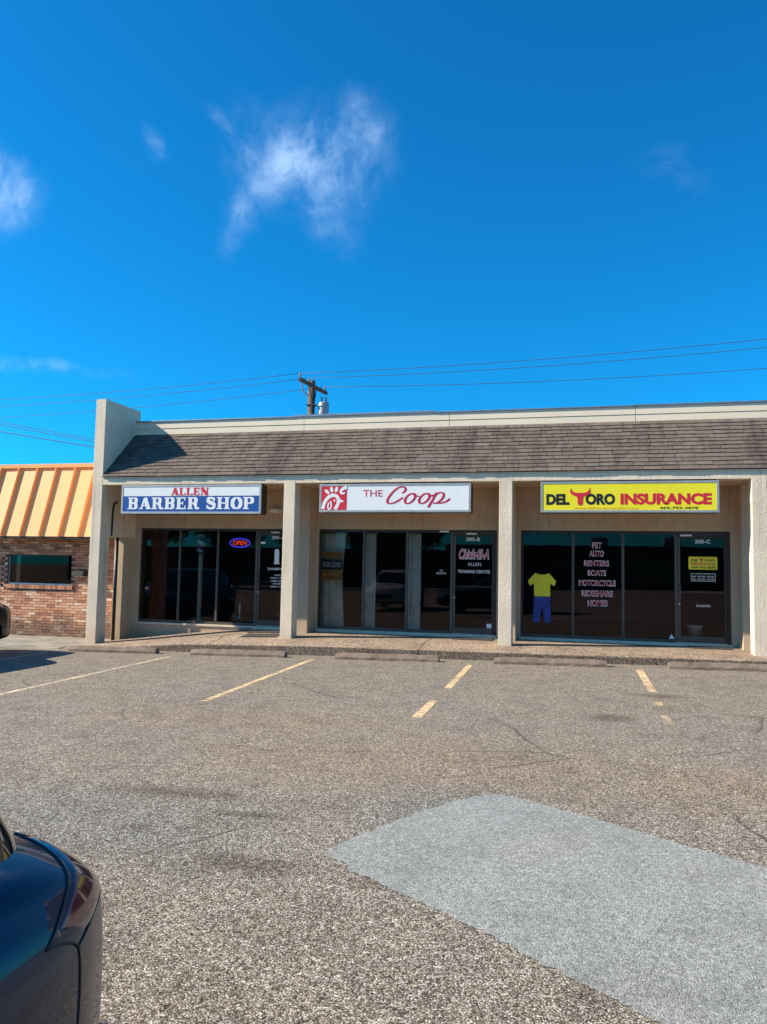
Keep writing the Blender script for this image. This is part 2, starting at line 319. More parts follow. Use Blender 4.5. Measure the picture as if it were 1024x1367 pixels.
def inst(me, name, loc, parent=None, rot=(0, 0, 0), sc=(1, 1, 1)):
    o = bpy.data.objects.new(name, me); col.objects.link(o); o.location = Vector(loc) - (LOC.get(parent.name, Vector()) if parent else Vector()); o.rotation_euler = rot; o.scale = sc
    if parent: o.parent = parent
    return o
def mesh_of(mb, name, mat):
    o = mb.build(name, mat); me = o.data; bpy.data.objects.remove(o); return me
def cr(pts, n):
    # Catmull-Rom through tuples of any length
    out = []; m_ = len(pts)
    for i in range(n):
        t = i / (n - 1) * (m_ - 1); k = min(int(t), m_ - 2); u = t - k
        p0, p1, p2, p3 = pts[max(k - 1, 0)], pts[k], pts[k + 1], pts[min(k + 2, m_ - 1)]
        out.append(tuple(.5 * (2 * b + (c - a) * u + (2 * a - 5 * b + 4 * c - d) * u * u + (-a + 3 * b - 3 * c + d) * u ** 3) for a, b, c, d in zip(p0, p1, p2, p3)))
    return out
def text(body, x0, x1, z0, z1, y, mat, parent, bold=0., name='lettering', shear=0., fit=True, thick=0.0):
    cu = bpy.data.curves.new('t', 'FONT'); cu.body = body; cu.size = 1; cu.offset = bold; cu.shear = shear; cu.extrude = 0; cu.resolution_u = 4
    o = bpy.data.objects.new('t', cu); col.objects.link(o); dg = bpy.context.evaluated_depsgraph_get()
    me = bpy.data.meshes.new_from_object(o.evaluated_get(dg)); bpy.data.objects.remove(o); bpy.data.curves.remove(cu)
    xs = [v.co.x for v in me.vertices]; ys = [v.co.y for v in me.vertices]; a, b, c, d = min(xs), max(xs), min(ys), max(ys)
    off = LOC.get(parent.name, Vector()) if parent else Vector()
    for v in me.vertices:
        v.co = Vector((x0 + (v.co.x - a) / (b - a) * (x1 - x0), y, z0 + (v.co.y - c) / (d - c) * (z1 - z0))) - off
    me.materials.clear(); me.materials.append(MATS[mat]); me.name = name; me.update()
    ob = bpy.data.objects.new(name, me); col.objects.link(ob); ob.parent = parent; LOC[ob.name] = off.copy(); return ob

# ------------------------------------------------------------------ ground
def G(x, y=0):
    xx = max(-22, min(14, x)); return -.262 + .0195 * xx
gm = MB(); xs = [-900, -300, -100, -40, -22] + [-20 + 2 * i for i in range(17)] + [14, 18, 40, 100, 300, 900]; ys = [-900, -300, -120, -60, -40, -30, -24, -20, -16, -12, -8, -4, 0, 10, 40, 120, 300, 900]
gm.grid([[(x, y, G(x)) for x in xs] for y in ys])
tag(gm.build('parking_lot', 'asphalt', smooth=True), kind='structure')
def sheet(name, pts, mat, dz):
    mb = MB().add([(x, y, G(x) + dz) for x, y in pts], [tuple(range(len(pts)))]); o = mb.build(name, mat)
    if o.data.polygons[0].normal.z < 0: o.data.flip_normals()
    return tag(o, kind='structure')
# pale resurfaced patch, ragged edge
out = [(-1.416, -11.867), (-1.33, -11.952), (-1.253, -11.989), (-1.173, -12.11), (-1.029, -12.186), (-.75, -12.386), (-.468, -12.581), (-.221, -12.777), (.075, -12.997), (.276, -13.156), (1.2, -13.85), (2.1, -14.3), (3.0, -13.6), (2.6, -12.7),
       (1.7, -12.0), (.985, -11.505), (.547, -11.201), (.127, -10.882), (-.373, -10.555), (-.53, -10.475), (-.593, -10.46), (-.66, -10.49), (-.78, -10.64), (-.873, -10.755), (-1.02, -11.0), (-1.17, -11.291), (-1.33, -11.63)]
rag = []; wob = lambda q_: .003 * math.sin(q_ * 4.1) + .004 * math.sin(q_ * 23.7 + 1)
for i, p in enumerate(out):
    q = out[(i + 1) % len(out)]; n_ = max(2, int(math.hypot(q[0] - p[0], q[1] - p[1]) / .025))
    for k in range(n_):
        t_ = k / n_; l_ = math.hypot(q[0] - p[0], q[1] - p[1]); e_ = (random.uniform(-.012, .012) + wob(i + t_)) * (0.35 + .65 * math.sin(math.pi * t_)); rag.append((p[0] + (q[0] - p[0]) * t_ - (q[1] - p[1]) / l_ * e_, p[1] + (q[1] - p[1]) * t_ + (q[0] - p[0]) / l_ * e_))
sheet('asphalt_patch', rag, 'patch', .004)
def stripe(x0, y0, x1, y1, w, mat): sheet('parking_stripe', [(x0 - w / 2, y0), (x0 + w / 2, y0), (x1 + w / 2, y1), (x1 - w / 2, y1)], mat, .004)
stripe(-7.56, -2.9, -7.33, -8.2, .10, 'paint_cream'); stripe(-4.77, -2.6, -4.52, -7.35, .10, 'paint_yellow'); stripe(-4.515, -7.4, -4.42, -9.0, .10, 'paint_ghost')
stripe(-1.83, -2.75, -1.76, -5.55, .10, 'paint_yellow'); stripe(-1.76, -6.6, -1.74, -7.75, .11, 'paint_yellow'); stripe(-1.76, -5.6, -1.76, -6.55, .10, 'paint_ghost')
stripe(.965, -2.75, .96, -5.2, .11, 'paint_yellow'); stripe(.945, -6.0, .94, -6.3, .10, 'paint_yellow'); stripe(.935, -6.95, .93, -7.5, .10, 'paint_cream'); stripe(.95, -5.25, .93, -8.2, .10, 'paint_ghost')
for xx in (-10.35, 3.75): stripe(xx, -2.8, xx + .1, -7.5, .10, 'paint_cream')

# wheel stops
def wheel_stop(x0, x1, label, rz=0):
    z = lambda x: G(x) + .002; mb = MB(); prof = [(-.085, 0), (-.085, .045), (-.045, .112), (.045, .112), (.085, .045), (.085, 0)]; xs_ = [x0 + (x1 - x0) * i / 14 for i in range(15)]
    rows = []
    for i, x in enumerate(xs_):
        e = .03 if i in (0, 14) else 0
        rows.append([(x, -2.42 + p + random.uniform(-.004, .004) + rz * (x - x0), z(x) + h * (1 - .12 * (e > 0)) + (random.uniform(-.005, .004) if h > .02 else 0)) for p, h in prof])
    n = len(prof); mb.grid(rows); k = len(mb.v); mb.f += [tuple(range(n)), tuple(range(k - 1, k - n - 1, -1))]; mb.mi += [0, 0]
    root = tag(empty('wheel_stop', ((x0 + x1) / 2, -2.42, z((x0 + x1) / 2))), label, 'wheel stop', 'concrete wheel stops along the walkway kerb')
    mb.build('concrete_bar', 'stop_concrete', root)
    for f in (.13, .87):
        x = x0 + (x1 - x0) * f; MB().lathe([(.016, 0), (.016, .008), (.01, .012)], (x, -2.42 + rz * (x - x0), z(x) + .108), n=8).build('anchor_bolt', 'steel_dark', root)
wheel_stop(-10.06, -8.1, 'wheel stop at the far left, half in the black vehicle\'s shadow')
wheel_stop(-7.34, -5.38, 'wheel stop in front of the barber shop door')
wheel_stop(-4.38, -2.44, 'wheel stop below the curtained middle shop', -.008)
wheel_stop(-1.45, .46, 'wheel stop between the middle shop column and the yellow-sign shop windows', -.012)
wheel_stop(1.45, 3.42, 'wheel stop in front of the yellow-sign shop door, cut by the right edge', .006)

# ------------------------------------------------------------------ walkway of aggregate slabs
def lerp(tab, x):
    if x <= tab[0][0]: return tab[0][1]
    for (a, b), (c_, d) in zip(tab, tab[1:]):
        if x <= c_: return b + (d - b) * (x - a) / (c_ - a)
    return tab[-1][1]
Zs = [(-10.6, -.445), (-9.64, -.32), (-8.78, -.215), (-7.3, -.075), (-6, -.065), (8, -.05)]
Zc = [(-10.6, -.43), (-9, -.30), (-7.5, -.15), (-5.8, -.09), (-1.3, -.06), (8, -.045)]
Zf = [(-10.6, -.465), (-10, -.44), (-7.8, -.262), (-4.9, -.178), (-2.4, -.155), (3, -.085), (8, -.03)]
def W(x, y):
    if y > -1.2: return lerp(Zs, x) + (lerp(Zc, x) - lerp(Zs, x)) * (y - .1) / (-1.3)
    return lerp(Zc, x) + (lerp(Zf, x) - lerp(Zc, x)) * (y + 1.2) / (-.8)
walk = tag(empty('walkway', (0, -1, -.1)), kind='structure')
for a, b in ((-10.62, -7.25), (-7.25, -2.92), (-2.92, 1.88), (1.88, 7.9)):
    mb = MB(); n = max(6, int((b - a) / .25)); j = .009; xs_ = [a + j + (b - a - 2 * j) * i / n for i in range(n + 1)]; ys_ = [.1, -.3, -.7, -1.2, -1.6, -1.93, -1.975, -1.99, -2.0]
    dz = [0, 0, 0, 0, 0, 0, -.006, -.02, -.28]
    rows = [[(x, y, (W(x, max(y, -1.99)) if k < 8 else min(W(x, -1.99), G(x)) - .1) + (dz[k] if k < 8 else 0)) for x in xs_] for k, y in enumerate(ys_)]
    mb.grid(rows, flip=True)
    for e, fl in ((0, False), (-1, True)):
        ring = [r[e] for r in rows]; low = [(p[0], p[1], -.75) for p in ring]; mb.grid([ring, low], flip=fl)
    nq = len(xs_) - 1; mb.mi[6 * nq:8 * nq] = [1] * (2 * nq); mb.build('slab', ['aggregate', 'aggregate_shaded_edge'], walk, smooth=False)
bx('bedding', 'dirt', walk, -10.6, 7.85, -1.9, .08, -.9, -.55)
# grey sidewalk before the brick building
sw = tag(empty('sidewalk', (-14, -1, -.5)), kind='structure')
for a, b in ((-24, -16.2), (-16.2, -13.4), (-13.4, -10.63)):
    mb = MB(); rows = [[(x, y, -.462 + .012 * (x + 12) * .6 - (.02 if y < -1.9 else 0) - (.25 if y < -2.25 else 0)) for x in (a + .006, (a + b) / 2, b - .006)] for y in (.2, -1, -1.9, -2.22, -2.26)]
    mb.grid(rows, flip=True).build('slab', 'concrete', sw)

# ------------------------------------------------------------------ the strip of shops
shop = tag(empty('shop_building', (-1.4, 0, 0)), 'long tan stucco strip building with three shop bays and shingled mansard roof', 'building')
cols = [(-5.937, -5.687), (-1.493, -1.241), (2.992, 3.245), (7.45, 7.7)]
for a, b in cols:
    bx('column', 'stucco', shop, a, b, -1.377, -1.07, -.5, 3.22, .008)
wing = [(-1.377, -.8), (-1.03, -.8), (-1.03, 1.95), (.02, 1.95), (.02, 5.013), (-1.377, 5.013)]
MB().prism(wing, lambda y, z: (-10.49, y, z), lambda y, z: (-10.24, y, z)).build('wing_wall', 'stucco', shop, bevel=.006)
bx('pilaster', 'stucco_shaded', shop, -10.492, -10.25, -.44, 0, -.8, 1.95, .006)
for a, b in cols: bx('pilaster', 'stucco_shaded', shop, a, b, -.44, 0, -.6, 3.085, .006)
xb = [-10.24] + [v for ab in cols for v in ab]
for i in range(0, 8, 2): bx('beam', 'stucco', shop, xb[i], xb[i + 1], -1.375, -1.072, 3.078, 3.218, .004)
bx('soffit', 'stucco_shaded', shop, -10.24, 7.7, -1.07, 0, 3.09, 3.13)
bx('eave_board', 'stucco', shop, -10.24, 7.7, -1.385, -1.0, 3.222, 3.246)
# back wall round the openings
OP = [(-10.084, -6.114), (-5.62, -1.669), (-1.174, 2.87), (3.36, 7.3)]
edges = [-10.49] + [v for ab in OP for v in ab] + [7.95]
for i in range(0, len(edges) - 1, 2): bx('wall', 'stucco_shaded', shop, edges[i], edges[i + 1], 0, .2, -.9, 3.089)
for a, b in OP: bx('header_wall', 'stucco_shaded', shop, a, b, .002, .198, 2.2, 3.089)
bx('base_wall', 'stucco_shaded', shop, -10.084, -6.114, .0015, .198, -.9, -.008)
for a, b in OP[1:]: bx('base_sill', 'sill', shop, a - .02, b + .02, -.05, .198, -.9, -.004, .006)
bx('window_sill', 'sill', shop, -10.09, -7.13, -.03, .0, -.05, -.006, .004)
bx('door_sill', 'sill', shop, -7.12, -6.12, -.045, .0, -.9, -.006, .004)
bx('side_wall', 'stucco_shaded', shop, -10.488, -10.29, .201, 12, -.9, 4.4)
bx('side_wall', 'stucco_shaded', shop, 7.75, 7.95, .201, 12, -.9, 4.4)
bx('rear_wall', 'stucco_shaded', shop, -10.488, 7.95, 12.001, 12.2, -.9, 4.4)
bx('roof_deck', 'roof_deck', shop, -10.488, 7.95, -.10, 12.2, 4.402, 4.45)
# mansard
y0, z0, y1, z1 = -1.405, 3.244, -.175, 4.388
L = math.hypot(y1 - y0, z1 - z0); ang = math.atan2(z1 - z0, y1 - y0); sl = Vector((0, math.cos(ang), math.sin(ang))); nr = Vector((0, -math.sin(ang), math.cos(ang)))
roof = MB().prism([(-1.395, 3.247), (-.18, 4.385), (-.1, 4.385), (-.1, 3.15), (-1.0, 3.2475), (-1.395, 3.2472)], lambda y, z: (-10.239, y, z), lambda y, z: (7.7, y, z)).build('roof', 'shingle_2', shop)
ROWS = 13; ex = L / ROWS; vis = []
for r in range(ROWS):
    x = -10.238 + random.uniform(-.25, 0) ; 
    while x < 7.7:
        w = random.choice((.20, .26, .30, .34)); a, b = max(x, -10.237), min(x + w - .008, 7.7); x += w
        if b - a > .03: vis.append((r, a, b))
def shingle_verts(r, a, b):
    th = random.uniform(.011, .019); base = Vector((0, y0, z0)) + sl * (r * ex - .004); e = random.uniform(-.007, .007); t_ = base + sl * (ex * 1.22)
    q = lambda p, x, h: (x, p.y + nr.y * h, p.z + nr.z * h)
    p0 = base + sl * e
    return [q(p0, a, .006 + .010), q(p0, b, .006 + .010), q(t_, b, .004), q(t_, a, .004), q(p0, a, .016 + th), q(p0, b, .016 + th), q(t_, b, .010), q(t_, a, .010)]
SF = [(0, 3, 2, 1), (4, 5, 6, 7), (0, 1, 5, 4), (1, 2, 6, 5), (2, 3, 7, 6), (3, 0, 4, 7)]
vis.sort(key=lambda q: -(q[1] if q[2] < 3.6 else -99))
rest = MB()
for i, (r, a, b) in enumerate(vis):
    mi = random.choices(range(6), (3, 4, 2, 2, 3, 2))[0]
    if i < 300: MB().add(shingle_verts(r, a, b), SF).build('shingle', 'shingle_%d' % mi, roof)
    else: rest.k = mi; rest.add(shingle_verts(r, a, b), SF)
tag(rest.build('shingle_field', ['shingle_%d' % i for i in range(6)], roof), kind='stuff')
# siding boards and cap
for zz, hh in ((4.386, .155), (4.547, .158)):
    for a, b in ((-10.235, -5.99), (-5.98, -2.69), (-2.68, 1.10), (1.11, 4.6), (4.61, 7.7)):
        MB().add([(a, -.176, zz), (b, -.176, zz), (b, -.166, zz + hh), (a, -.166, zz + hh), (a, -.14, zz), (b, -.14, zz), (b, -.14, zz + hh), (a, -.14, zz + hh)], [(0, 1, 2, 3), (4, 7, 6, 5), (0, 4, 5, 1), (3, 2, 6, 7), (0, 3, 7, 4), (1, 5, 6, 2)]).build('siding_board', 'siding', shop)
bx('siding_backing', 'bronze', shop, -10.235, 7.7, -.138, -.12, 4.30, 4.7)
for a, b, dz in ((-10.235, -6.2, 0), (-6.19, -3.0, .028), (-2.99, 1.0, 0), (1.01, 7.7, .01)):
    bx('roof_edge_flashing', 'flash', shop, a, b, -.195, -.08, 4.708 + dz * .3, 4.735 + dz, .004)
# conduit at the passage by the wing wall
MB().tube(cr([(-10.70, -.06, 2.42), (-10.66, -.16, 2.62), (-10.60, -.22, 2.66)], 6) if False else [(-10.37, -.53, -.47), (-10.37, -.53, 1.945)], .04, 10).build('drain_pipe', 'black', shop, smooth=True)
MB().tube(cr([(-10.22, -.98, 1.96), (-10.22, -.97, 2.45), (-10.22, -.93, 2.68), (-10.22, -.82, 2.74)], 14), .022, 8).build('conduit', 'black', shop, smooth=True)
# oval wall lights over the doors
for cx in (-6.67,):
    lt = empty('wall_light', (cx, 0, 2.62), shop)
    MB().lathe([(.15, 0), (.155, -.03), (.13, -.035)], (0, 0, 0), 'y', 24).build('base_plate', 'lamp_white', lt, local=True)
    MB().lathe([(.13, -.034), (.12, -.07), (.07, -.09), (.01, -.095)], (0, 0, 0), 'y', 24).build('diffuser', 'lamp_white', lt, local=True, smooth=True)
    lt.scale = (1, 1, .42)

# storefront glazing
def letter_out(parent, body, x0, x1, z0, z1, y, o=.012):
    text(body, x0 - o, x1 + o, z0 - o, z1 + o, y + .003, 'white_vinyl', parent, bold=.035); return text(body, x0, x1, z0, z1, y, 'red', parent, bold=.012)
def storefront(op, mull, door_x1, film=False):
    a, b = op; sf = empty('storefront', (a, 0, 0), shop); gm_ = 'glass_film' if film else 'glass'
    bx('head_rail', 'bronze', sf, a, b, .03, .09, 2.14, 2.199); bx('sill_rail', 'frame_grey', sf, a, mull[-1] - .03, .03, .09, -.003, .055)
    bx('jamb', 'bronze', sf, a, a + .05, .03, .09, .056, 2.139); bx('jamb', 'bronze', sf, door_x1, b, .03, .09, -.003, 2.139)
    for m_ in mull: bx('mullion', 'frame_grey', sf, m_ - .026, m_ + .026, .022, .088, .056 if m_ != mull[-1] else -.003, 2.139, .003)
    xs_ = [a + .05] + [v for m_ in mull for v in (m_ - .026, m_ + .026)]
    for i in range(0, len(xs_) - 1, 2): MB().box(xs_[i], xs_[i + 1], .050, .056, .055, 2.14).build('pane', gm_, sf)
    d0 = mull[-1] + .026; door = empty('door', (d0, .04, 0), shop)
    st = .055
    bx('stile', 'frame_grey', door, d0 + .006, d0 + st, .034, .078, .012, 2.08, .003); bx('stile', 'bronze', door, door_x1 - st, door_x1 - .006, .034, .078, .012, 2.08, .003)
    bx('top_rail', 'bronze', door, d0 + st, door_x1 - st, .035, .077, 2.055, 2.08); bx('bottom_rail', 'frame_grey', door, d0 + st, door_x1 - st, .035, .077, .012, .13)
    bx('push_bar', 'frame_grey', door, d0 + st, door_x1 - st, .075, .095, .98, 1.02)
    bx('transom_rail', 'bronze', sf, d0, door_x1, .031, .089, 2.085, 2.14)
    MB().box(d0 + st, door_x1 - st, .052, .058, .13, 2.055).build('pane', gm_, door)
    MB().tube([(d0 + .045, .03, .84), (d0 + .045, -.03, .86), (d0 + .045, -.03, 1.12), (d0 + .045, .03, 1.14)], .014, 8).build('handle', 'frame_grey', door, smooth=True)
    MB().lathe([(.018, 0), (.018, -.008)], (d0 + .03, .034, .76), 'y', 10).build('lock', 'alu', door)
    bx('threshold', 'alu', sf, d0, door_x1, .02, .1, -.003, .010)
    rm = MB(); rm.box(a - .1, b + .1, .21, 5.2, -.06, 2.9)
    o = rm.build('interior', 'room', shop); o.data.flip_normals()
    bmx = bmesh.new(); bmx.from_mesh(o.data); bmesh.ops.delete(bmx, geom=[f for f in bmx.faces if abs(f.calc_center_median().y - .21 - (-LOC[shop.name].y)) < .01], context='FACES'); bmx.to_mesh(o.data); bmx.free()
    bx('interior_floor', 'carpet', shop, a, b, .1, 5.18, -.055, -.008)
    return sf, door
sfA, dA = storefront(OP[0], (-9.06, -8.09, -7.12), -6.17)
sfB, dB = storefront(OP[1], (-4.58, -3.61, -2.63), -1.72)
sfC, dC = storefront(OP[2], (-.117, .862, 1.867), 2.81)
sfD, dD = storefront(OP[3], (4.35, 5.35, 6.32), 7.25)
GY = .046
# writing: door A
text('205-A', -6.77, -6.45, 1.965, 2.04, GY + .0, 'white_vinyl', dA, .02)
pl = MB(); pl.plate([(-6.69, 1.42), (-6.58, 1.42), (-6.58, 1.70), (-6.60, 1.735), (-6.635, 1.745), (-6.67, 1.735), (-6.69, 1.70)], GY, GY + .002).build('decal', 'white_vinyl', dA)
MB().plate([(-6.705, 1.40), (-6.565, 1.40), (-6.565, 1.425), (-6.705, 1.425)], GY, GY + .002).build('decal', 'white_vinyl', dA)
text('214-889-8814', -6.85, -6.36, 1.262, 1.322, GY, 'white_vinyl', dA, .02)
for i, s in enumerate(('HOURS', 'TUESDAY - FRIDAY', '9:00AM - 6:00PM', 'SATURDAY', '8:00AM - 4:00PM')):
    w = (.16, .36, .32, .22, .32)[i]; text(s, -6.60 - w / 2, -6.60 + w / 2, 1.135 - i * .065, 1.17 - i * .065, GY, 'white_vinyl', dA, .015)
bx('sticker', 'white_vinyl', dA, -7.03, -6.92, GY, GY + .002, 1.86, 1.905); bx('sticker', 'lamp_white', sfA, -6.78, -6.58, .027, .0295, 2.10, 2.135)
# door B
text('205-B', -2.33, -2.03, 1.965, 2.04, GY, 'white_vinyl', dB, .02)
text('Chick-fil-A', -2.478, -1.84, 1.575, 1.80, GY + .003, 'white_vinyl', dB, .055, shear=.3); text('Chick-fil-A', -2.465, -1.852, 1.59, 1.785, GY, 'red', dB, .012, shear=.3)
text('ALLEN', -2.29, -2.005, 1.44, 1.51, GY, 'white_vinyl', dB, -.004); text('TRAINING CENTER', -2.50, -1.81, 1.285, 1.352, GY, 'white_vinyl', dB, .015)
bx('sticker', 'white_vinyl', dB, -1.88, -1.775, GY, GY + .002, .14, .23); bx('sticker', 'lamp_white', sfB, -2.90, -2.70, .027, .0295, 2.145, 2.185); bx('sticker', 'lamp_white', sfB, -2.32, -2.10, .027, .0295, 2.10, 2.135)
text('NO', -2.89, -2.82, 1.31, 1.345, GY, 'white_vinyl', sfB, .01); text('SOLICITING', -2.965, -2.75, 1.25, 1.29, GY, 'white_vinyl', sfB, .01)
ls = empty('lease_sign', (-5.31, GY + .02, 1.06)); tag(ls, 'orange and black FOR LEASE notice behind the middle shop\'s leftmost pane', 'sign')
for zz, hh, mm in ((1.58, .12, 'orange'), (1.31, .21, 'black'), (1.07, .22, 'orange')): bx('panel', mm, ls, -5.555, -5.08, GY + .018, GY + .024, zz, zz + hh)
text('FOR LEASE', -5.52, -5.11, 1.36, 1.47, GY + .016, 'white_vinyl', ls, .012)
for zz, s in ((1.615, 'Retail Property'), (1.22, 'Office Space'), (1.105, '214-785-3640')): text(s, -5.51, -5.13, zz, zz + .05, GY + .016, 'black', ls, .012)
# door C and the list of covers
text('205-C', 2.226, 2.514, 1.96, 2.035, GY, 'white_vinyl', dC, .02)
plq = MB(); plq.plate([(2.104, 1.462), (2.122, 1.444), (2.62, 1.444), (2.638, 1.462), (2.638, 1.68), (2.62, 1.698), (2.122, 1.698), (2.104, 1.68)], GY, GY + .003).build('decal', 'yellow', dC)
text('DEL', 2.15, 2.29, 1.605, 1.65, GY - .002, 'black', dC, .03); text('ORO', 2.40, 2.59, 1.605, 1.65, GY - .002, 'black', dC, .03); text('INSURANCE', 2.15, 2.59, 1.535, 1.585, GY - .002, 'red', dC, .03); text('469-793-3878', 2.16, 2.60, 1.465, 1.51, GY - .002, 'black', dC, .02)
def bull_T(mb, x, z, w, h, y):
    pts = [(-.50, 1.0), (-.46, .86), (-.34, .76), (-.20, .72), (.20, .72), (.34, .76), (.46, .86), (.50, 1.0), (.56, .82), (.50, .66), (.36, .56), (.20, .52), (.15, .40), (.13, .06), (.08, 0), (-.08, 0), (-.13, .06), (-.15, .40), (-.20, .52), (-.36, .56), (-.50, .66), (-.56, .82)]
    return mb.plate([(x + a * w, z + b * h) for a, b in pts], y, y + .003)
bull_T(MB(), 2.345, 1.60, .13, .085, GY - .002).build('emblem', 'red', dC)
bd = MB()
for p in ((2.15, 1.215, 2.60, 1.223), (2.15, 1.36, 2.22, 1.368), (2.53, 1.36, 2.60, 1.368)): bd.box(p[0], p[2], GY, GY + .002, p[1], p[3])
bd.box(2.15, 2.158, GY, GY + .002, 1.2235, 1.3595); bd.box(2.592, 2.60, GY, GY + .002, 1.2235, 1.3595); bd.build('border', 'white_vinyl', dC)
text('OFFICE HOURS', 2.24, 2.51, 1.35, 1.375, GY, 'white_vinyl', dC, .01); text('M-F  9:00 AM - 6:00 PM', 2.18, 2.57, 1.29, 1.325, GY, 'white_vinyl', dC, .01); text('SAT  9:00 AM - 2:00 PM', 2.18, 2.57, 1.235, 1.27, GY, 'white_vinyl', dC, .01)
text('NO SOLICITING', 2.24, 2.50, .712, .755, GY, 'white_vinyl', dC, .02)
MB().plate([(1.725, .07), (1.83, .07), (1.778, .16)], GY, GY + .002).build('sticker', 'white_vinyl', sfC); bx('sticker', 'lamp_white', sfC, 1.95, 2.17, .027, .0295, 2.10, 2.135)
for s, a, b, zt, zb in (('PET', .268, .444, 1.961, 1.841), ('AUTO', .209, .487, 1.793, 1.674), ('RENTERS', .105, .589, 1.593, 1.479), ('BOATS', .179, .53, 1.396, 1.281), ('MOTORCYCLE', .001, .719, 1.194, 1.074), ('RIDESHARE', .06, .66, .982, .862), ('HOMES', .178, .558, .788, .664)):
    letter_out(sfC, s, a + .01, b - .01, zb + .012, zt - .012, GY)
# yellow shirt and blue trousers printed on the glass (the mascot wearing them is left out)
MB().plate([(-.90, .835), (-.575, .835), (-.575, 1.10), (-.49, 1.05), (-.455, 1.15), (-.60, 1.315), (-.69, 1.285), (-.79, 1.285), (-.88, 1.315), (-1.03, 1.15), (-.99, 1.05), (-.905, 1.10)], GY, GY + .002).build('window_decal', 'yellow', sfC)
MB().plate([(-.90, .828), (-.575, .828), (-.56, .30), (-.685, .30), (-.735, .64), (-.80, .30), (-.93, .30)], GY, GY + .002).build('window_decal', 'jean', sfC)

# things inside the windows
def curtain(x0, x1, label, mat='curtain', y=.30, z1=2.12, z0=.02, gather=0):
    n = int((x1 - x0) / .018); rows = []
    for k in range(9):
        f = k / 8; z = z1 + (z0 - z1) * f; q = 1 - gather * math.sin(f * math.pi) ; rows.append([(x0 + (x1 - x0) * i / n * q, y + .035 * math.sin(i * .72 + .5 * math.sin(f * 3)) * (.7 + .4 * f), z) for i in range(n + 1)])
    mb = MB().grid(rows); back = [[(p[0], p[1] + .006, p[2]) for p in r] for r in rows]; mb.grid(back, flip=True)
    o = empty('curtain', ((x0 + x1) / 2, y, z0)); tag(o, label, 'curtain', 'curtains behind the shop windows'); mb.build('cloth', mat, o, smooth=True)
    MB().tube([(x0 - .04, y, z1 + .01), (x1 + .04, y, z1 + .01)], .012, 8).build('rod', 'alu', o, smooth=True)
curtain(-5.66, -5.07, 'wide pale curtain behind the FOR LEASE notice in the middle shop', gather=.10)
curtain(-4.66, -4.37, 'pale curtain just right of the middle shop\'s first mullion')
curtain(-3.65, -3.35, 'pale curtain at the middle shop\'s third pane, farthest right')
curtain(-10.05, -9.62, 'dark red drape behind the barber shop\'s first pane', 'red_cloth', .5)
bp = tag(empty('barber_pole', (-8.76, .5, -.02)), 'striped barber pole lamp on a grey stand behind barber shop glass', 'barber pole')
t = NT('barber_stripe'); x_, y_, z_ = t.sep(0), t.sep(1), t.sep(2)
aa = t.math('ARCTAN2', t.math('SUBTRACT', y_, .5), t.math('SUBTRACT', x_, -8.76)); ph = t.math('FRACT', t.math('ADD', t.math('MULTIPLY', aa, 1 / (2 * math.pi)), t.math('MULTIPLY', z_, 5.0)))
t.set(color=t.ramp(ph, [(0, (.75, .75, .73)), (.45, (.04, .05, .16)), (.72, (.35, .03, .03))], 'CONSTANT'), rough=.3, coat=1.); MATS['barber_stripe'] = t.m
MB().lathe([(.11, 1.70), (.11, 2.04)], (-8.76, .5, 0), n=24).build('cylinder_glass', 'barber_stripe', bp, smooth=True)
MB().lathe([(.135, 2.04), (.135, 2.07), (.10, 2.12), (.03, 2.14)], (-8.76, .5, 0), n=24).build('cap', 'alu', bp); MB().lathe([(.05, 1.60), (.135, 1.66), (.135, 1.70)], (-8.76, .5, 0), n=24).build('collar', 'alu', bp)
MB().lathe([(.16, -.01), (.16, .02), (.055, .04), (.055, 1.60)], (-8.76, .5, 0), n=20).build('stand', 'sill', bp)
nn = tag(empty('neon_sign', (-7.58, .12, 1.75)), 'glowing red OPEN sign with blue oval border in the barber shop window', 'neon sign')
MB().tube([(-7.59 + .25 * math.cos(a), .12, 1.875 + .10 * math.sin(a)) for a in [2 * math.pi * i / 32 for i in range(33)]], .010, 6).build('border_tube', 'neon_blue', nn)
text('OPEN', -7.76, -7.42, 1.825, 1.925, .118, 'neon_red', nn, -.012)
bx('backing_panel', 'black', nn, -7.82, -7.36, .135, .145, 1.79, 1.96)
tb = tag(empty('waste_bin', (2.27, .5, -.008)), 'pale tapered bin on the floor behind the yellow-sign shop door', 'bin')
MB().lathe([(.10, 0), (.135, .30), (.145, .30), (.145, .315), (.13, .315), (.095, .01)], (2.27, .5, 0), n=24).build('tub', 'white', tb, smooth=True)
MB().lathe([(.146, .29), (.150, .30), (.146, .32)], (2.27, .5, 0), n=24).build('rim', 'white', tb)
# furniture glimpsed through the barber's glass
def barber_chair(x, y, label):
    o = tag(empty('barber_chair', (x, y, -.008)), label, 'chair', 'barber chairs in the dim shop')
    MB().lathe([(.30, 0), (.30, .03), (.06, .06), (.05, .42)], (x, y, 0), n=20).build('pedestal', 'chrome', o); bx('seat', 'black', o, x - .27, x + .27, y - .28, y + .28, .42, .56, .03)
    MB().prism([(y + .22, .56), (y + .34, .56), (y + .50, 1.12), (y + .40, 1.14)], lambda a, b: (x - .25, a, b), lambda a, b: (x + .25, a, b)).build('backrest', 'black', o, bevel=.02)
    for s in (-1, 1): bx('armrest', 'black', o, x + s * .31 - .035, x + s * .31 + .035, y - .22, y + .25, .66, .74, .015)
    bx('footrest', 'chrome', o, x - .2, x + .2, y - .58, y - .44, .12, .15)
barber_chair(-8.45, 2.1, 'black barber chair behind the left panes of the barber shop'); barber_chair(-7.1, 2.3, 'black barber chair behind the barber shop door')

